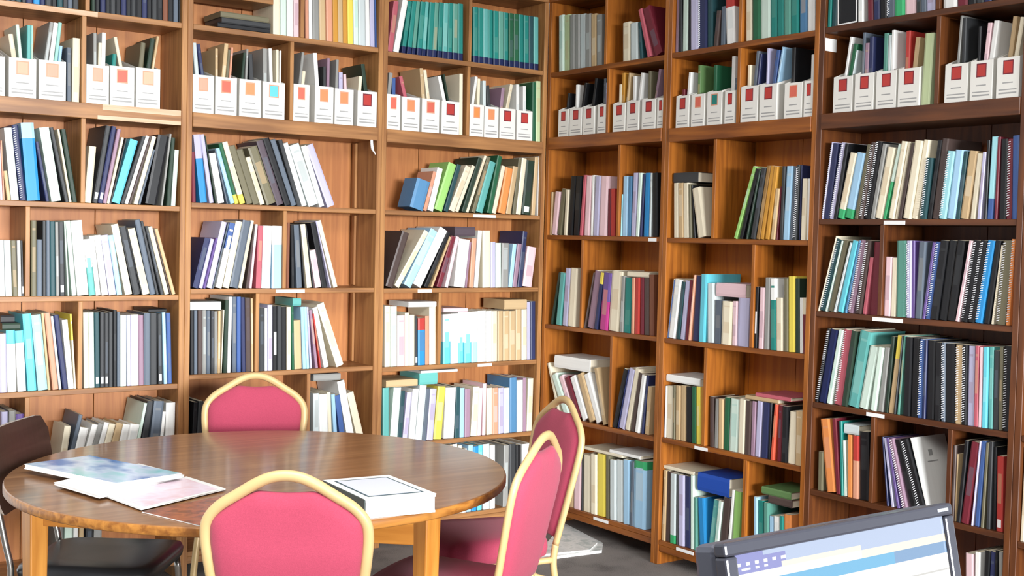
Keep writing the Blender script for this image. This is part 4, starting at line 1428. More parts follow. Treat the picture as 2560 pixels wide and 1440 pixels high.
KIND = {'K': ('book', 'book'), 'L': ('large_book', 'book'), 'H': ('bound_report', 'report'), 'B': ('booklet', 'booklet'),
        'V': ('journal_volume', 'journal'), 'S': ('spiral_bound_report', 'report'), 'F': ('binder', 'binder'), 'M': ('file_box', 'file box'), 'P': ('book', 'book')}
ROWWORDS = {'T': 'top shelf', 'F': 'second shelf', 'S1': 'third shelf', 'S2': 'fourth shelf', 'S3': 'fifth shelf', 'S4': 'sixth shelf', 'S5': 'seventh shelf'}


def book_mesh(name, t, h, d, bands, top_mat):
    """one closed shell: spine in front, boards at the sides, the page block sunk a little below the boards.
    bands: (z0, z1, material of the spine middle, material of spine edges and boards)"""
    mats = []

    def mi(mt):
        if mt not in mats:
            mats.append(mt)
        return mats.index(mt)
    r = min(0.003, t * 0.3)
    prof = [(0, d), (0, r), (t * 0.2, 0), (t * 0.8, 0), (t, r), (t, d)]
    zs = [bands[0][0]] + [b[1] for b in bands]
    V, F, I = [], [], []
    for z in zs:
        V += [(x, y, z) for x, y in prof]
    for k, b in enumerate(bands):
        for j in range(5):
            F.append((k * 6 + j, k * 6 + j + 1, k * 6 + 6 + j + 1, k * 6 + 6 + j))
            I.append(mi(b[2]) if j == 2 else mi(b[3]))
    n = len(zs)
    c = min(0.0022, t * 0.22)
    dz = 0.0035
    base = len(V)
    inner = [(c, d), (c, r + c), (t - c, r + c), (t - c, d)]
    V += [(x, y, h) for x, y in inner] + [(x, y, h - dz) for x, y in inner]
    o = (n - 1) * 6
    cov, pg = mi(bands[-1][3]), mi(top_mat)
    for f in ((o, o + 1, base + 1, base), (o + 1, o + 2, o + 3, o + 4, base + 2, base + 1), (o + 4, o + 5, base + 3, base + 2)):
        F.append(f[::-1])
        I.append(cov)
    for a, b2 in ((0, 1), (1, 2), (2, 3)):
        F.append((base + a, base + b2, base + 4 + b2, base + 4 + a))
        I.append(pg)
    F.append((base + 4, base + 5, base + 6, base + 7))
    I.append(pg)
    back = [k * 6 for k in range(n)] + [base, base + 4, base + 7, base + 3] + [k * 6 + 5 for k in reversed(range(n))]
    F.append(tuple(back))
    I.append(pg)
    F.append((0, 1, 2, 3, 4, 5)[::-1])
    I.append(mi(bands[0][3]))
    me = bpy.data.meshes.new(name)
    me.from_pydata(V, [], F)
    for mt in mats:
        me.materials.append(mt)
    me.polygons.foreach_set('material_index', I)
    me.update()
    return me


SHADE = {'white': 'pale', 'cream': 'tan', 'pale': 'grey', 'mint': 'lteal', 'lav': 'mauve', 'pk': 'mauve', 'tan': 'cream', 'lb': 'pale', 'tq': 'ltq', 'ltq': 'pale', 'sal': 'pk', 'y': 'cream',
         'or': 'sal', 'k': 'ch', 'ch': 'slate', 'slate': 'grey', 'nv': 'slate', 'tl': 'gtl', 'olive': 'tan', 'grey': 'pale', 'teal': 'lteal', 'lg': 'mint', 'brch': 'mauvech', 'dg': 'ch', 'dtl': 'slate'}


def make_bands(t, h, col, flags, rnd, kind):
    """split the spine into bands of colour, title print and labels"""
    parts = col.split('/')
    main = parts[0]
    second, share = None, 0
    if len(parts) > 1:
        q = parts[1].split(':')
        second, share = q[0], float(q[1]) if len(q) > 1 else 0.5
    cuts = {0.0, h}
    if second:
        zc = h * (-share) if share < 0 else h * (1 - share)
        cuts.add(zc)
    prints = []
    if 'l' in flags:
        prints.append((h * 0.05, h * 0.05 + 0.028, LABEL, True))
    if 'L' in flags:
        prints.append((h * 0.24, h * 0.60, LABEL if kind != 'K' else PRINT_GREY, False))
    elif kind not in 'SF' and t > 0.007 and rnd.random() < 0.42:
        light = main not in ('k', 'ch', 'slate', 'nv', 'dnv', 'dg', 'dtl', 'dgn', 'br', 'brch', 'mr', 'olive', 'tl', 'b', 'nvb', 'mauvech', 'pu')
        ink = print_mat(main, SHADE.get(main, 'tan' if light else 'slate'))
        a = rnd.uniform(0.15, 0.45)
        prints.append((h * a, h * (a + rnd.uniform(0.25, 0.45)), ink, False))
        if rnd.random() < 0.45:
            prints.append((h * 0.87, h * 0.90, ink, False))
    for a, b, _, _ in prints:
        cuts |= {a, b}
    zs = sorted(cuts)
    out = []
    for a, b in zip(zs, zs[1:]):
        if b - a < 1e-5:
            continue
        z = (a + b) / 2
        m0 = cmat(main)
        if second and ((share < 0 and z < h * -share) or (share >= 0 and z > h * (1 - share))):
            m0 = cmat(second)
        mid, edge = m0, m0
        for pa, pb, ink, full in prints:
            if pa < z < pb:
                mid = ink
        out.append((a, b, mid, edge))
    return out


def coil(t, h, parent, white=True):
    """the wire spiral along the spine of a report, one continuous ribbon"""
    pitch, steps = 0.0085, 8
    turns = int((h - 0.012) / pitch)
    V, F = [], []
    rx, ry = min(t * 0.5, 0.0055), 0.0042
    for i in range(turns * steps + 1):
        q = 2 * math.pi * i / steps
        z = 0.006 + pitch * i / steps
        x, y = rx + 0.0005 + rx * math.cos(q), -0.0004 + ry * math.sin(q)
        V += [(x, y, z), (x, y, z + 0.0022)]
        if i:
            F.append((2 * i - 2, 2 * i, 2 * i + 1, 2 * i - 1))
    return mesh_obj('binding_coil', V, F, WIRE_W, parent)


def place(o, bay, s, inset, z, lean):
    if BAYS[bay][0] == 0:
        o.location = (s, inset, z)
        o.rotation_euler = (0, math.radians(lean), 0)
    else:
        o.location = (inset, -s, z)
        o.rotation_euler = (0, math.radians(lean), -math.pi / 2)


def file_box_mesh(w, h, d, em):
    """magazine file: low printed front, sides that slope up to a full-height back"""
    mats = [BOXW, BOXIN, cmat('mr'), em, PRINT_GREY, cmat('sal')]
    V, F, I = [], [], []
    xs = [0, 0.10, 0.27, 0.31, 0.69, 0.73, 0.90, 1]
    zs = [0, 0.10, 0.14, 0.19, 0.22, 0.36, 0.39, 0.58, 0.61, 0.90, 0.93, 1]
    for z in zs:
        V += [(x * w, 0, z * h) for x in xs]
    n = len(xs)
    for k in range(len(zs) - 1):
        for j in range(n - 1):
            F.append((k * n + j, k * n + j + 1, (k + 1) * n + j + 1, (k + 1) * n + j))
            zm, xm = (zs[k] + zs[k + 1]) / 2, (xs[j] + xs[j + 1]) / 2
            q = 0
            if 0.58 < zm < 0.93 and 0.27 < xm < 0.73:
                q = 3 if 0.61 < zm < 0.90 and 0.31 < xm < 0.69 else 3
                if not (0.61 < zm < 0.90 and 0.31 < xm < 0.69):
                    q = 2 if em_dark.get(em.name) else 5
            elif (0.10 < zm < 0.14 or 0.19 < zm < 0.22) and 0.10 < xm < 0.90:
                q = 4
            elif 0.36 < zm < 0.39 and 0.27 < xm < 0.73:
                q = 4
            I.append(q)
    hb = 0.215
    o = len(V)
    V += [(0, d, 0), (w, d, 0), (w, d, hb), (0, d, hb), (0, d * 0.86, hb), (w, d * 0.86, hb)]
    top = (len(zs) - 1) * n
    F.append((o + 1, o, o + 3, o + 2)); I.append(0)                                                    # back
    F.append(tuple([k * n for k in range(len(zs))] + [o + 4, o + 3, o])); I.append(0)                   # side
    F.append(tuple([k * n + n - 1 for k in range(len(zs))] + [o + 5, o + 2, o + 1])[::-1]); I.append(0)
    F.append(tuple(list(range(n)) + [o + 1, o])[::-1]); I.append(0)                                     # bottom
    return V, F, I, mats


em_dark = {}
for q in ('red', 'pred', 'por', 'or', 'psal', 'pcr'):
    cmat(q)
em_dark[cmat('red').name] = True


def spell(col, kind, t, h, lean):
    words = PAL[col.split('/')[0].split(':')[0]][1]
    if '/' in col and kind in 'KL':
        words = words + ' and ' + PAL[col.split('/')[1].split(':')[0]][1]
    return words


def build_books():
    rows, cur = [], None
    for line in TABLE.splitlines():
        f = line.split()
        if not f:
            continue
        if f[0][0] == '@':
            cur = (f[0][1:], f[1], [])
            rows.append(cur)
        else:
            cur[2].append((f[0], [float(v) for v in f[1:8]], f[8], f[9]))
    for bay, row, items in rows:
        wall = BAYS[bay][0]
        rnd = random.Random(bay + row)
        where = ROWWORDS[row] + ', ' + BAYWORDS[bay]
        # what stands on the shelf itself, counted from the room corner
        stand, files, flats, infile = [], [], [], {}
        lastf = None
        for i, it in enumerate(items):
            k = it[0]
            if k == 'M':
                files.append(i)
                lastf = i
            elif k == 'P':
                flats.append(i)
            elif k == 'B' and row == 'F' and lastf is not None and it[1][1] > 30:
                infile.setdefault(lastf, []).append(i)
            else:
                stand.append(i)
        near = (lambda L: sorted(L, key=lambda i: -items[i][1][0])) if wall == 0 else (lambda L: sorted(L, key=lambda i: items[i][1][0]))
        rank = {}
        for L in [stand, files, flats] + list(infile.values()):
            for q, i in enumerate(near(L)):
                rank[i] = ordinal(q + 1)
        owner = {i: f for f, L in infile.items() for i in L}
        for i, (kind, (s, inset, z, t, h, d, lean), col, fl) in enumerate(items):
            s, inset, z, t, h, d = [v / 1000 for v in (s, inset, z, t, h, d)]
            name, cat = KIND[kind]
            if kind == 'M':
                em = cmat(col)
                V, F, I, mats = file_box_mesh(t, h, d, em)
                o = mesh_obj(name, V, F, mats, None, I)
                sm = o.modifiers.new('board_thickness', 'SOLIDIFY')
                sm.thickness = 0.0028
                sm.offset = -1
                place(o, bay, s, inset, z, 0)
                tag(o, 'white file box, %s square, %s from corner, %s' % (PAL[col][1], rank[i], BAYWORDS[bay]), cat, 'white magazine file boxes')
                continue
            if kind == 'P':   # lies flat: cover up, spine to the room
                me = book_mesh(name, h, t, d, make_bands(h, t, col, 'S', rnd, 'S'), PAGES)
                o = bpy.data.objects.new(name, me)
                COL.objects.link(o)
                # local x is the thickness: turn it upright so that x points up
                base = Matrix.Rotation(0 if wall == 0 else -math.pi / 2, 4, 'Z')
                turn = Matrix(((0, 0, 1, 0), (0, 1, 0, 0), (-1, 0, 0, h), (0, 0, 0, 1)))
                loc = Vector((s, inset, z)) if wall == 0 else Vector((inset, -s, z))
                o.matrix_world = Matrix.Translation(loc) @ base @ turn
                tag(o, '%s book lying flat, %s from corner, %s' % (spell(col, 'P', t, h, 0), rank[i], where), cat, 'books lying on top of others')
                continue
            bands = make_bands(t, h, col, fl, rnd, kind)
            me = book_mesh(name, t, h, d, bands, PAGES)
            o = bpy.data.objects.new(name, me)
            COL.objects.link(o)
            place(o, bay, s, inset, z, lean)
            w = spell(col, kind, t, h, lean)
            noun = {'K': 'book', 'L': 'tall book', 'H': 'bound report', 'B': 'booklet', 'V': 'journal volume', 'S': 'spiral-bound report', 'F': 'wide binder'}[kind]
            if i in owner:
                tag(o, '%s booklet, %s in %s file box from corner, %s' % (w, rank[i], rank[owner[i]], BAYWORDS[bay]), cat, 'booklets standing in file boxes')
            else:
                tag(o, '%s %s, %s from corner, %s' % (w, noun, rank[i], where), cat, 'books on the ' + where)
            if kind == 'S':
                coil(t, h, o)
            if 'W' in fl:
                fr = 0.006
                for a, b in (((0.0, 0.0), (fr, h)), ((t - fr, 0.0), (t, h)), ((fr, 0.0), (t - fr, fr))):
                    box('white_border', (a[0], -0.0016, a[1]), (b[0], -0.0003, b[1]), LABEL, o, 0)
            if 'E' in fl:     # the emblem and a line of print on the white cover that faces the room
                box('cover_emblem', (t + 0.0002, d * 0.38, h * 0.74), (t + 0.0008, d * 0.50, h * 0.82), PRINT_GREY, o, 0)
                box('cover_print', (t + 0.0002, d * 0.30, h * 0.66), (t + 0.0008, d * 0.62, h * 0.675), PRINT_GREY, o, 0)


build_books()

# small things fixed to the cases
note = box('paper_note', (0.006, -1.8095, 2.292), (0.076, -1.8104, 2.343), LABEL, None, 0)
tag(note, 'small blank white paper note stuck to the upright above the file boxes', 'note')
hook = tube('cord_end', smooth_path([(-1.044, -0.004, 1.957), (-1.046, -0.010, 1.94), (-1.040, -0.008, 1.915), (-1.028, -0.004, 1.902), (-1.022, -0.003, 1.893)], 4),
            [0.007] * 9 + [0.004] * 4 + [0.0025] * 4, LABEL, None, 8)
tag(hook, 'short white cord end hanging under the thick shelf in the upper corner', 'cord')

# ------------------------------------------------------------------ table frame of reference
TC = Vector((-2.204, -1.399, 0.0))                     # middle of the round table
FWD, RGT = Vector((0.59035, 0.80715, 0)), Vector((0.80715, -0.59035, 0))


def rel(a, b, z=0.0):
    """a metres to the side and b metres away, from the middle of the table"""
    return TC + RGT * a + FWD * b + Vector((0, 0, z))


TOP_Z, TR = 0.74, 0.787
TABLE_TOP = wood('table_top_wood', lin('7c5434'), lin('a97c52'), 0, 0.30, 0.8, 0.5, 0.02, 0.25)
TABLE_EDGE = wood('table_edge_wood', lin('7a4a1c'), lin('c98b3e'), 0, 0.4, 1.2)
LEGWOOD = wood('table_leg_wood', lin('a86c28'), lin('d69a48'), 2, 0.35)
APRONWOOD = wood('table_apron_wood', lin('a06424'), lin('cf9040'), 0, 0.35)

table = empty('round_table', TC)
tag(table, 'round dark brown wooden library table with worn honey-coloured edge and legs', 'table')


def round_top():
    bm = bmesh.new()
    N = 128
    prof = [(0.0, TOP_Z), (TR - 0.006, TOP_Z), (TR - 0.0015, TOP_Z - 0.0015), (TR, TOP_Z - 0.005), (TR, TOP_Z - 0.024), (TR - 0.003, TOP_Z - 0.028), (0.0, TOP_Z - 0.028)]
    rings = []
    for r, z in prof:
        if r == 0:
            rings.append([bm.verts.new((0, 0, z))])
        else:
            rings.append([bm.verts.new((r * math.cos(2 * math.pi * k / N), r * math.sin(2 * math.pi * k / N), z)) for k in range(N)])
    for i, (a, b) in enumerate(zip(rings, rings[1:])):
        for k in range(N):
            j = (k + 1) % N
            if len(a) == 1:
                f = bm.faces.new((a[0], b[k], b[j]))
            elif len(b) == 1:
                f = bm.faces.new((a[k], b[0], a[j]))
            else:
                f = bm.faces.new((a[k], b[k], b[j], a[j]))
            f.material_index = 1 if 2 <= i <= 4 else 0
            f.smooth = 0 < i < 5
    return bm_obj('tabletop', bm, [TABLE_TOP, TABLE_EDGE], table)


round_top()
leg_spots = []
for deg in (323.5, 204, 84):
    v = RGT * math.cos(math.radians(deg)) + FWD * math.sin(math.radians(deg))
    leg_spots.append(v * 0.695)
for v in leg_spots:
    bm = bmesh.new()
    bmesh.ops.create_cube(bm, size=1.0)
    for q in bm.verts:
        half = 0.030 if q.co.z > 0 else 0.021
        q.co = Vector((math.copysign(half, q.co.x), math.copysign(half, q.co.y), 0.7115 if q.co.z > 0 else 0.0005))
    bmesh.ops.bevel(bm, geom=list(bm.edges), offset=0.004, segments=2, affect='EDGES', profile=0.5)
    lg = bm_obj('leg', bm, LEGWOOD, table)
    lg.location = (v.x, v.y, 0)
    lg.rotation_euler = (0, 0, math.radians(12))
for i in range(3):
    a, b = leg_spots[i], leg_spots[(i + 1) % 3]
    mid, dv = (a + b) / 2, b - a
    ap = box('apron', (-dv.length / 2 + 0.03, -0.010, 0.610), (dv.length / 2 - 0.03, 0.010, 0.711), APRONWOOD, table, 0.002)
    ap.location = (mid.x, mid.y, 0)
    ap.rotation_euler = (0, 0, math.atan2(dv.y, dv.x))

# ------------------------------------------------------------------ banquet chairs
def fabric_mat(name, hexc):
    c = lin(hexc)
    mt = new_mat(name, c, 0.85, 0, 0.25)
    b = mt.node_tree.nodes['Principled BSDF']
    b.inputs['Sheen Weight'].default_value = 0.12
    tc = node(mt, 'ShaderNodeTexCoord')
    nz = node(mt, 'ShaderNodeTexNoise')
    nz.inputs['Scale'].default_value = 420
    nz.inputs['Detail'].default_value = 2
    link(mt, tc.outputs['Object'], nz.inputs['Vector'])
    mm = node(mt, 'ShaderNodeMath', operation='MULTIPLY_ADD')
    mm.inputs[1].default_value = 0.5
    mm.inputs[2].default_value = 0.75
    link(mt, nz.outputs['Fac'], mm.inputs[0])
    hsv = node(mt, 'ShaderNodeHueSaturation')
    hsv.inputs['Color'].default_value = c
    link(mt, mm.outputs[0], hsv.inputs['Value'])
    link(mt, hsv.outputs['Color'], b.inputs['Base Color'])
    bp = node(mt, 'ShaderNodeBump')
    bp.inputs['Strength'].default_value = 0.25
    bp.inputs['Distance'].default_value = 0.001
    link(mt, nz.outputs['Fac'], bp.inputs['Height'])
    link(mt, bp.outputs['Normal'], b.inputs['Normal'])
    return mt


CRIMSON = fabric_mat('crimson_fabric', 'a43e55')
GOLD = new_mat('pale_gold_paint', lin('c8ab78'), 0.42, 0.1, 0.5)
SEATZ, RECL = 0.465, 0.20          # seat height, recline (tan)


def back_pt(x, v):
    """a point of the backrest plane: v is height above the floor"""
    return Vector((x, -0.205 - (v - 0.40) * RECL, v))


OUTLINE = [(0.158, 0.43), (0.170, 0.52), (0.184, 0.62), (0.195, 0.70), (0.200, 0.765), (0.193, 0.805), (0.165, 0.840), (0.120, 0.870), (0.072, 0.900), (0.036, 0.916), (0.0, 0.921)]


def make_banquet_chair():
    root = empty('banquet_chair')
    half = [back_pt(x, v) for x, v in OUTLINE]
    arch = [Vector((-p.x, p.y, p.z)) for p in half] + half[::-1][1:]
    low_l = [Vector((-0.165, -0.305, 0.012)), Vector((-0.160, -0.262, 0.13)), Vector((-0.156, -0.222, 0.27)), Vector((-0.155, -0.205, 0.36))]
    tube('back_frame', smooth_path(arch, 5), 0.0142, GOLD, root, 12, False, (0, 1, 0), 0.8)
    for sx in (1, -1):
        pts = [Vector((p.x * sx, p.y, p.z)) for p in low_l] + [Vector((-0.158 * sx, -0.211, 0.43))]
        tube('leg', smooth_path(pts, 5), 0.0125, GOLD, root, 12)
        tube('leg', smooth_path([(0.185 * sx, 0.215, 0.012), (0.178 * sx, 0.205, 0.15), (0.168 * sx, 0.190, 0.30), (0.160 * sx, 0.170, 0.385)], 5), 0.0125, GOLD, root, 12)
        tube('side_rail', smooth_path([(-0.155 * sx, -0.206, 0.375), (-0.160 * sx, -0.05, 0.372), (-0.162 * sx, 0.10, 0.374), (-0.158 * sx, 0.172, 0.380)], 4), 0.0115, GOLD, root, 10)
        tube('brace', smooth_path([(0.157 * sx, -0.215, 0.30), (0.159 * sx, -0.14, 0.322), (0.161 * sx, -0.06, 0.362)], 5), 0.009, GOLD, root, 8)
    tube('cross_rail', [Vector((-0.158, 0.165, 0.382)), Vector((0.0, 0.168, 0.382)), Vector((0.158, 0.165, 0.382))], 0.0105, GOLD, root, 10)
    # backrest pad: fills the arch but for a slot under its crown
    out = [(x * 0.94, v) for x, v in OUTLINE[:8]]
    out = [(0.142, 0.452)] + out[1:6] + [(0.155, 0.832), (0.113, 0.860), (0.088, 0.873), (0.069, 0.880), (0.045, 0.879), (0.0, 0.8765)]
    ring = [(x, v) for x, v in out] + [(-x, v) for x, v in out[::-1][1:]]
    ring = [(p.x, p.y) for p in smooth_path([(x, v, 0) for x, v in ring], 3, False)]
    n = len(ring)
    cx, cv = 0.0, 0.66
    bm = bmesh.new()
    levels = [(0.30, 0.024), (0.62, 0.023), (0.84, 0.020), (0.95, 0.013), (1.0, 0.004), (1.0, -0.005), (0.95, -0.017), (0.84, -0.025), (0.62, -0.030), (0.30, -0.032)]
    rows = []
    for sc, off in levels:
        rows.append([bm.verts.new(back_pt(cx + (x - cx) * sc, cv + (v - cv) * sc) + Vector((0, off, off * RECL))) for x, v in ring])
    for a, b in zip(rows, rows[1:]):
        for k in range(n):
            bm.faces.new((a[k], a[(k + 1) % n], b[(k + 1) % n], b[k]))
    bm.faces.new(rows[0][::-1])
    bm.faces.new(rows[-1])
    bm_obj('backrest', bm, CRIMSON, root, True)
    # seat: rounded trapezoid cushion
    bm = bmesh.new()
    plan = smooth_path([(-0.155, -0.175, 0), (0.0, -0.185, 0), (0.155, -0.175, 0), (0.182, -0.02, 0), (0.196, 0.15, 0), (0.170, 0.208, 0), (0.0, 0.225, 0), (-0.170, 0.208, 0), (-0.196, 0.15, 0), (-0.182, -0.02, 0)], 5, True)
    lev = [(0.94, 0.385), (1.0, 0.395), (1.02, 0.418), (1.01, 0.443), (0.95, 0.461), (0.80, SEATZ + 0.004), (0.45, SEATZ + 0.009)]
    rows = [[bm.verts.new((p.x * s, p.y * s + 0.012 * (1 - s), z)) for p in plan] for s, z in lev]
    for a, b in zip(rows, rows[1:]):
        for k in range(len(plan)):
            bm.faces.new((a[k], a[(k + 1) % len(plan)], b[(k + 1) % len(plan)], b[k]))
    bm.faces.new(rows[0][::-1])
    bm.faces.new(rows[-1])
    bm_obj('seat', bm, CRIMSON, root, True)
    return root


def copy_tree(o, parent=None):
    c = o.copy()
    COL.objects.link(c)
    c.parent = parent
    for ch in list(o.children):
        copy_tree(ch, c)
    return c


def chair_at(root, apex, face):
    """put the crown of the back over a point, facing a direction (both beside / away from the table middle)"""
    f = (RGT * face[0] + FWD * face[1]).normalized()
    p = rel(*apex) + f * 0.309
    root.location = (p.x, p.y, 0)
    root.rotation_euler = (0, 0, math.atan2(f.y, f.x) - math.pi / 2)


GRP = 'banquet chairs round the table'
chair = make_banquet_chair()
spots = [((0.2526, -0.984), (-0.03, 1.0), 'crimson gold-framed banquet chair with its back to the viewer, below the white book'),
         ((-0.2536, 1.04), (0.12, -1.0), 'crimson gold-framed banquet chair on the far side of the table, facing it'),
         ((0.905, -0.301), (-0.94, 0.36), 'crimson gold-framed banquet chair seen from behind at an angle, beside the table leg'),
         ((0.996, 0.516), (-0.92, -0.39), 'crimson banquet chair nearest the room corner, partly hidden behind another red chair')]
for i, (apex, face, label) in enumerate(spots):
    c = chair if i == 0 else copy_tree(chair)
    chair_at(c, apex, face)
    tag(c, label, 'chair', GRP)

# ------------------------------------------------------------------ brown-backed chair
BROWN = wood('dark_brown_back', lin('2c1d17'), lin('46322a'), 0, 0.35, 0.6)
VINYL = new_mat('black_vinyl', lin('2a2b2d'), 0.32, 0, 0.5)
CHROME = new_mat('dull_chrome', lin('a8a6a0'), 0.22, 0.95)
PALE_EDGE = new_mat('pale_edge_band', lin('a89a8e'), 0.5)


def make_brown_chair():
    root = empty('side_chair')
    tag(root, 'low chair with a dark brown curved backrest, black seat and metal legs', 'chair')
    # backrest: curved panel with rounded upper corners
    bm = bmesh.new()
    nx, th = 14, 0.011
    W, Z0, Z1, rc = 0.212, 0.60, 0.868, 0.05
    cols = []
    for i in range(nx + 1):
        x = -W + 2 * W * i / nx
        dx = abs(x) - (W - rc)
        top = Z1 - (rc - math.sqrt(max(0, rc * rc - dx * dx)) if dx > 0 else 0)
        bot = Z0 + ((rc - math.sqrt(max(0, rc * rc - dx * dx))) * 0.7 if dx > 0 else 0)
        y = -0.235 + 0.022 * (x / W) ** 2
        col = []
        for side in (0, 1):
            for z in (bot, top):
                yy = y - (z - 0.5) * 0.16 - side * th
                col.append(bm.verts.new((x, yy, z)))
        cols.append(col)       # front-low, front-top, back-low, back-top
    for a, b in zip(cols, cols[1:]):
        for q in ((0, 1), (3, 2), (1, 3), (2, 0)):
            f = bm.faces.new((a[q[0]], a[q[1]], b[q[1]], b[q[0]]))
            f.material_index = 1 if q in ((1, 3), (2, 0)) else 0
    for c, rev in ((cols[0], 1), (cols[-1], 0)):
        f = bm.faces.new([c[0], c[1], c[3], c[2]][::-1 if rev else 1])
        f.material_index = 1
    bm_obj('backrest', bm, [BROWN, PALE_EDGE], root, False)
    # seat
    bm = bmesh.new()
    plan = smooth_path([(-0.185, -0.19, 0), (0, -0.20, 0), (0.185, -0.19, 0), (0.205, 0.0, 0), (0.21, 0.17, 0), (0.17, 0.225, 0), (0, 0.235, 0), (-0.17, 0.225, 0), (-0.21, 0.17, 0), (-0.205, 0.0, 0)], 5, True)
    lev = [(0.95, 0.402), (1.0, 0.408), (1.01, 0.425), (0.98, 0.440), (0.85, 0.448), (0.4, 0.444)]
    rows = [[bm.verts.new((p.x * s, p.y * s, z)) for p in plan] for s, z in lev]
    for a, b in zip(rows, rows[1:]):
        for k in range(len(plan)):
            bm.faces.new((a[k], a[(k + 1) % len(plan)], b[(k + 1) % len(plan)], b[k]))
    bm.faces.new(rows[0][::-1])
    bm.faces.new(rows[-1])
    bm_obj('seat', bm, VINYL, root, True)
    for sx in (1, -1):
        box('seat_rail', (0.165 * sx - 0.012, -0.20, 0.376), (0.165 * sx + 0.012, 0.20, 0.4015), BROWN, root, 0.003)
        tube('leg', smooth_path([(0.20 * sx, 0.23, 0.010), (0.193 * sx, 0.215, 0.2), (0.186 * sx, 0.20, 0.385)], 4), 0.011, CHROME, root, 12)
        tube('leg', smooth_path([(0.20 * sx, -0.31, 0.010), (0.19 * sx, -0.25, 0.2), (0.185 * sx, -0.212, 0.40), (0.185 * sx, -0.232, 0.52), (0.185 * sx, -0.262, 0.66)], 4), 0.010, CHROME, root, 12)
    return root


bc = make_brown_chair()
bf = (RGT * 1.0 + FWD * -0.03).normalized()
bp_ = rel(-0.838, 0.045) + bf * 0.29
bc.location = (bp_.x, bp_.y, 0)
bc.rotation_euler = (0, 0, math.atan2(bf.y, bf.x) - math.pi / 2)

# ------------------------------------------------------------------ on the table
WHITE_PAPER = new_mat('white_paper', lin('e9e9e6'), 0.6)


def cover_art(name, a, b, c, scale):
    """a glossy printed cover: soft blots of three colours"""
    mt = new_mat(name, lin(a), 0.25, 0, 0.5)
    bs = mt.node_tree.nodes['Principled BSDF']
    tc = node(mt, 'ShaderNodeTexCoord')
    mp = node(mt, 'ShaderNodeMapping')
    mp.inputs['Scale'].default_value = scale
    nz = node(mt, 'ShaderNodeTexNoise')
    nz.inputs['Scale'].default_value = 1
    nz.inputs['Detail'].default_value = 3
    cr = node(mt, 'ShaderNodeValToRGB')
    e = cr.color_ramp.elements
    e[0].position, e[0].color = 0.36, lin(a)
    e[1].position, e[1].color = 0.66, lin(c)
    k = e.new(0.5)
    k.color = lin(b)
    link(mt, tc.outputs['Object'], mp.inputs['Vector'])
    link(mt, mp.outputs['Vector'], nz.inputs['Vector'])
    link(mt, nz.outputs['Fac'], cr.inputs['Fac'])
    link(mt, cr.outputs['Color'], bs.inputs['Base Color'])
    return mt


def slab(name, corners, z0, z1, cover, edge, parent=None):
    """a booklet or a sheet stack lying down: four corners going round, its covers over a page block"""
    n = 4
    ar = sum(corners[k][0] * corners[(k + 1) % 4][1] - corners[(k + 1) % 4][0] * corners[k][1] for k in range(4))
    corners = corners if ar > 0 else corners[::-1]
    cen = sum((Vector(c) for c in corners), Vector((0, 0))) / 4
    lev = [(1.0, z0, 0), (1.0, z0 + (z1 - z0) * 0.12, 0), (0.988, z0 + (z1 - z0) * 0.14, 1), (0.988, z0 + (z1 - z0) * 0.86, 1), (1.0, z0 + (z1 - z0) * 0.88, 0), (1.0, z1, 0)]
    V, F, I = [], [], []
    for s, z, _ in lev:
        for c in corners:
            p = cen + (Vector(c) - cen) * s
            V.append((p.x, p.y, z))
    for k in range(len(lev) - 1):
        for j in range(n):
            F.append((k * n + j, k * n + (j + 1) % n, (k + 1) * n + (j + 1) % n, (k + 1) * n + j))
            I.append(1 if k in (1, 2, 3) else (0 if z1 - z0 < 0.004 else 1))
    F.append((3, 2, 1, 0)); I.append(1)
    F.append(tuple((len(lev) - 1) * n + j for j in range(n))); I.append(0)
    cen3 = Vector((cen.x, cen.y, 0))
    V = [(Vector(v) - cen3)[:] for v in V]
    o = mesh_obj(name, V, F, [cover, edge], parent, I)
    if parent is None:
        o.location = cen3
    return o


TZ = TOP_Z + 0.0004
ART_BLUE = cover_art('blue_green_cover', '3a6db0', 'c0d0e4', '66bdb8', (8, 5, 8))
ART_PINK = cover_art('pale_pink_print', 'ead2e0', 'f0e0ec', 'e6c8d2', (14, 14, 14))
ART_DARK = cover_art('dark_orange_cover', '3a2420', 'a05a3a', '5a3326', (9, 9, 9))


def xy(a, b):
    p = rel(a, b)
    return (p.x, p.y)


A4 = [(-0.718, -0.164), (-0.347, -0.416), (-0.201, -0.25), (-0.572, 0.002)]
B4 = [(-0.554, -0.351), (-0.361, -0.517), (-0.207, -0.198), (-0.40, -0.032)]
C4 = [(-0.208, -0.629), (-0.044, -0.344), (-0.207, -0.178), (-0.371, -0.463)]
D4 = [(-0.205, -0.639), (-0.004, -0.782), (0.192, -0.532), (-0.009, -0.390)]
E4 = [(0.254, -0.408), (0.435, -0.309), (0.594, -0.556), (0.408, -0.657)]
tag(slab('magazine', [xy(*p) for p in D4], TZ, TZ + 0.0035, ART_DARK, WHITE_PAPER), 'dark orange-brown magazine at the bottom of the pile on the round table', 'magazine')
pk_ = slab('brochure', [xy(*p) for p in C4], TZ + 0.0039, TZ + 0.0075, WHITE_PAPER, WHITE_PAPER)
tag(pk_, 'white brochure with a pale pink printed page, sticking out of the table pile', 'brochure')
mid = [sum(p[k] for p in C4) / 4 for k in (0, 1)]
pkp = slab('printed_page', [xy(mid[0] + (p[0] - mid[0]) * 0.86, mid[1] + (p[1] - mid[1]) * 0.88) for p in C4], TZ + 0.0076, TZ + 0.0079, ART_PINK, ART_PINK)
pkp.parent = pk_
pkp.location = pkp.location - pk_.location
tag(slab('paper_pad', [xy(*p) for p in B4], TZ + 0.0083, TZ + 0.0160, WHITE_PAPER, WHITE_PAPER), 'thick white pad of papers under the blue-green booklet on the table', 'papers')
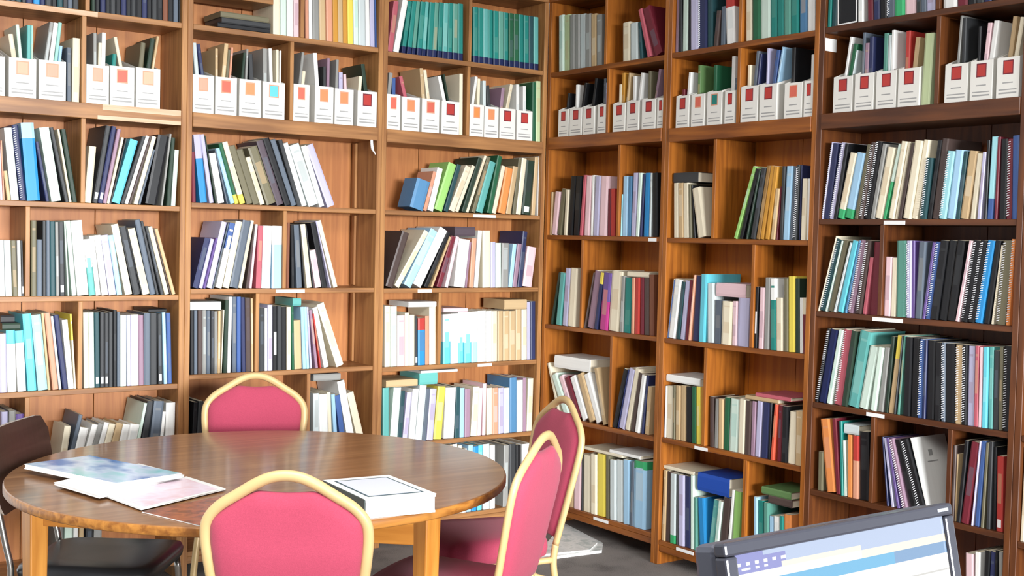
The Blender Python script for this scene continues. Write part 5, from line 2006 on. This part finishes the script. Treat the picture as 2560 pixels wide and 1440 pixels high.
tag(slab('large_booklet', [xy(*p) for p in A4], TZ + 0.0164, TZ + 0.0320, ART_BLUE, WHITE_PAPER), 'glossy blue and green booklet with white edges on top of the table pile', 'booklet')

# the thick white book with the framed cover
eb = empty('thick_book', rel(0.4225, -0.4825, TZ))
tag(eb, 'thick white book with a dark framed cover lying on the round table', 'book')


def local_slab(name, sc, z0, z1, top, edge, shift=(0, 0)):
    m_ = (0.4225 + shift[0], -0.4825 + shift[1])
    o = slab(name, [xy(m_[0] + (p[0] - 0.4225) * sc, m_[1] + (p[1] + 0.4825) * sc) for p in E4], z0, z1, top, edge)
    o.parent = eb
    o.location = o.location - eb.location
    return o


PALE_COVER = new_mat('pale_blue_cover_print', lin('d9deea'), 0.45)
FRAME_INK = new_mat('dark_teal_frame_print', lin('3c5a64'), 0.45)
DARK_BOARD = new_mat('dark_book_board', lin('3f4a46'), 0.5)
local_slab('page_block', 0.985, TZ, TZ + 0.050, WHITE_PAPER, WHITE_PAPER)
local_slab('front_cover', 1.0, TZ + 0.0502, TZ + 0.0530, WHITE_PAPER, WHITE_PAPER)
local_slab('cover_frame', 0.80, TZ + 0.0531, TZ + 0.0535, FRAME_INK, FRAME_INK)
local_slab('cover_panel', 0.74, TZ + 0.0536, TZ + 0.0540, PALE_COVER, PALE_COVER)
p0, p3 = rel(*E4[0]), rel(*E4[3])
dv = p3 - p0
bd = box('spine_board', (0.002, -0.0022, 0.001), (dv.length - 0.002, 0.0004, 0.052), DARK_BOARD, eb, 0.0005)
bd.location = p0 + Vector((0, 0, TZ)) - eb.location
bd.rotation_euler = (0, 0, math.atan2(dv.y, dv.x))


# ------------------------------------------------------------------ papers on the floor
PRINTED = cover_art('newsprint', 'e2e4e2', 'f0f0ee', 'c8d0ce', (22, 22, 22))
for i, (cs, z0, z1, label) in enumerate([
        ([(0.005, -0.530), (-0.090, -0.635), (-0.480, -0.590), (0.100, -0.105)], 0.0004, 0.014, 'pile of pale newspapers on the carpet by the corner bookcase'),
        ([(-0.030, -0.530), (-0.150, -0.615), (-0.420, -0.560), (0.020, -0.170)], 0.0144, 0.020, 'loose printed paper lying on the newspaper pile on the carpet')]):
    tag(slab('newspaper', cs, z0, z1, PRINTED, WHITE_PAPER), label, 'newspaper', 'papers on the floor')


# ------------------------------------------------------------------ monitor on its desk
DARKP = new_mat('dark_grey_plastic', lin('3c3e48'), 0.35, 0, 0.5)
SILVER = new_mat('silver_plastic', lin('9a9da6'), 0.35, 0.3, 0.5)
DESKW = wood('desk_wood', lin('6a4524'), lin('9a6a3a'), 0, 0.4)


def glow(name, hexc, strength=0.66):
    mt = bpy.data.materials.new(name)
    mt.use_nodes = True
    b = mt.node_tree.nodes['Principled BSDF']
    b.inputs['Base Color'].default_value = (0.01, 0.01, 0.01, 1)
    b.inputs['Roughness'].default_value = 0.25
    b.inputs['Emission Color'].default_value = lin(hexc)
    b.inputs['Emission Strength'].default_value = strength
    return mt


tag(box('desk_top', (-3.25, -4.55, 0.72), (-2.15, -3.85, 0.75), DESKW, None, 0.003), 'plain wooden desk under the monitor', 'desk')
desk = bpy.data.objects['desk_top']
desk.name = 'desk'
for sx, sy in ((-3.20, -4.50), (-2.20, -4.50), (-3.20, -3.90), (-2.20, -3.90)):
    box('leg', (sx - 0.025, sy - 0.025, 0.0005), (sx + 0.025, sy + 0.025, 0.7195), DESKW, desk, 0.002)

TL = Vector((-2.9056, -4.0957, 1.1837))
MX = Vector((0.99993, -0.01167, 0.0)).normalized()
MU = Vector((0.00247, 0.21151, 0.97737)).normalized()
MN = MX.cross(MU)
MW, MH = 0.41, 0.335
base = TL + MX * (MW / 2) - MU * MH
mon = empty('monitor', (base.x, base.y + 0.10, 0.7504))
tag(mon, 'flat computer monitor with a grey frame showing a white web page', 'monitor')


def W(x, y, z):
    return TL + MX * x - MU * y + MN * z - mon.location


def mgrid(name, xs, ys, z, pick, mats):
    V, F, I = [], [], []
    for y in ys:
        V += [W(x, y, z) for x in xs]
    n = len(xs)
    for k in range(len(ys) - 1):
        for j in range(n - 1):
            F.append((k * n + j, (k + 1) * n + j, (k + 1) * n + j + 1, k * n + j + 1))
            I.append(pick((xs[j] + xs[j + 1]) / 2, (ys[k] + ys[k + 1]) / 2))
    return mesh_obj(name, V, F, mats, mon, I)


def mbox(name, x0, x1, y0, y1, z0, z1, mt, bev=0.003):
    o = box(name, (x0, -y1, z0), (x1, -y0, z1), mt, mon, bev, 2)
    o.matrix_local = Matrix.Translation(TL - mon.location) @ Matrix((MX, MU, MN)).transposed().to_4x4()
    return o


BEZ = new_mat('grey_bezel', lin('34353d'), 0.22, 0, 0.5)
mbox('housing', 0.002, MW - 0.002, 0.002, MH - 0.002, -0.050, -0.0142, DARKP, 0.008)
TB, LB = 0.015, 0.018
mbox('bezel', 0, MW, 0, TB, -0.014, 0.004, BEZ)
mbox('bezel', 0, MW, MH - 0.02, MH, -0.014, 0.004, BEZ)
mbox('bezel', 0, LB, TB + 0.0002, MH - 0.0202, -0.014, 0.004, BEZ)
mbox('bezel', MW - LB, MW, TB + 0.0002, MH - 0.0202, -0.014, 0.004, BEZ)
mbox('name_plate', MW - 0.032, MW - 0.010, 0.005, 0.009, 0.0041, 0.0046, SILVER, 0)
G = [glow('screen_page', 'f6f5f0'), glow('screen_lavender', '8d90c8'), glow('screen_grey_blue', 'b4c2dc'), glow('screen_cream', 'f2ead6'), glow('screen_sky', '6fb2d8'),
     glow('screen_steel', '7d9fc4'), glow('screen_text', 'c9c7c2'), glow('screen_icon', 'ffffff')]
xs = [LB + q for q in (0, 0.008, 0.016, 0.022, 0.030, 0.036, 0.044, 0.050, 0.058, 0.064, 0.072, 0.080, 0.110, 0.150, 0.21, 0.27, 0.30, MW - 2 * LB)]
ys = [TB + q for q in (0, 0.005, 0.0095, 0.013, 0.0155, 0.018, 0.0215, 0.026, 0.031, 0.0345, 0.045, 0.064, 0.066, 0.078, 0.080, 0.092, 0.094, MH - TB - 0.02)]


def ui(x, y):
    x, y = (x - LB) / (MW - 2 * LB), y - TB
    if y < 0.005:
        return 1 if x < 0.12 else 2
    if y < 0.0155:
        if x < 0.22:
            icon = 0.0095 < y < 0.013 and int(x * (MW - 2 * LB) / 0.007) % 2 == 0
            return 7 if icon else 1
        return 2
    if y < 0.0215:
        if x < 0.20:
            return 7 if 0.0155 < y < 0.018 and x < 0.13 and int(x * 60) % 2 else 1
        return 3 if x < 0.42 else 2 if x > 0.55 else 3
    if y < 0.031:
        return 3 if x > 0.55 else 0
    if y < 0.045:
        return 0 if x < 0.05 and y > 0.0345 else 4 if x < 0.72 else 5
    if 0.064 < y < 0.066 or 0.078 < y < 0.080 or 0.092 < y < 0.094:
        return 6 if x > 0.2 else 0
    return 0


mgrid('screen', xs, ys, -0.0005, ui, G)
neck_top = W(MW / 2, MH * 0.72, -0.0535)
tube('stand_neck', [Vector(neck_top), Vector((neck_top.x, neck_top.y, 0.10)), Vector((neck_top.x, neck_top.y, 0.0125))], 0.022, DARKP, mon, 16)
fy = neck_top.y
box('stand_base', (neck_top.x - 0.11, fy - 0.09, 0.0003), (neck_top.x + 0.11, fy + 0.08, 0.012), DARKP, mon, 0.004, 2)
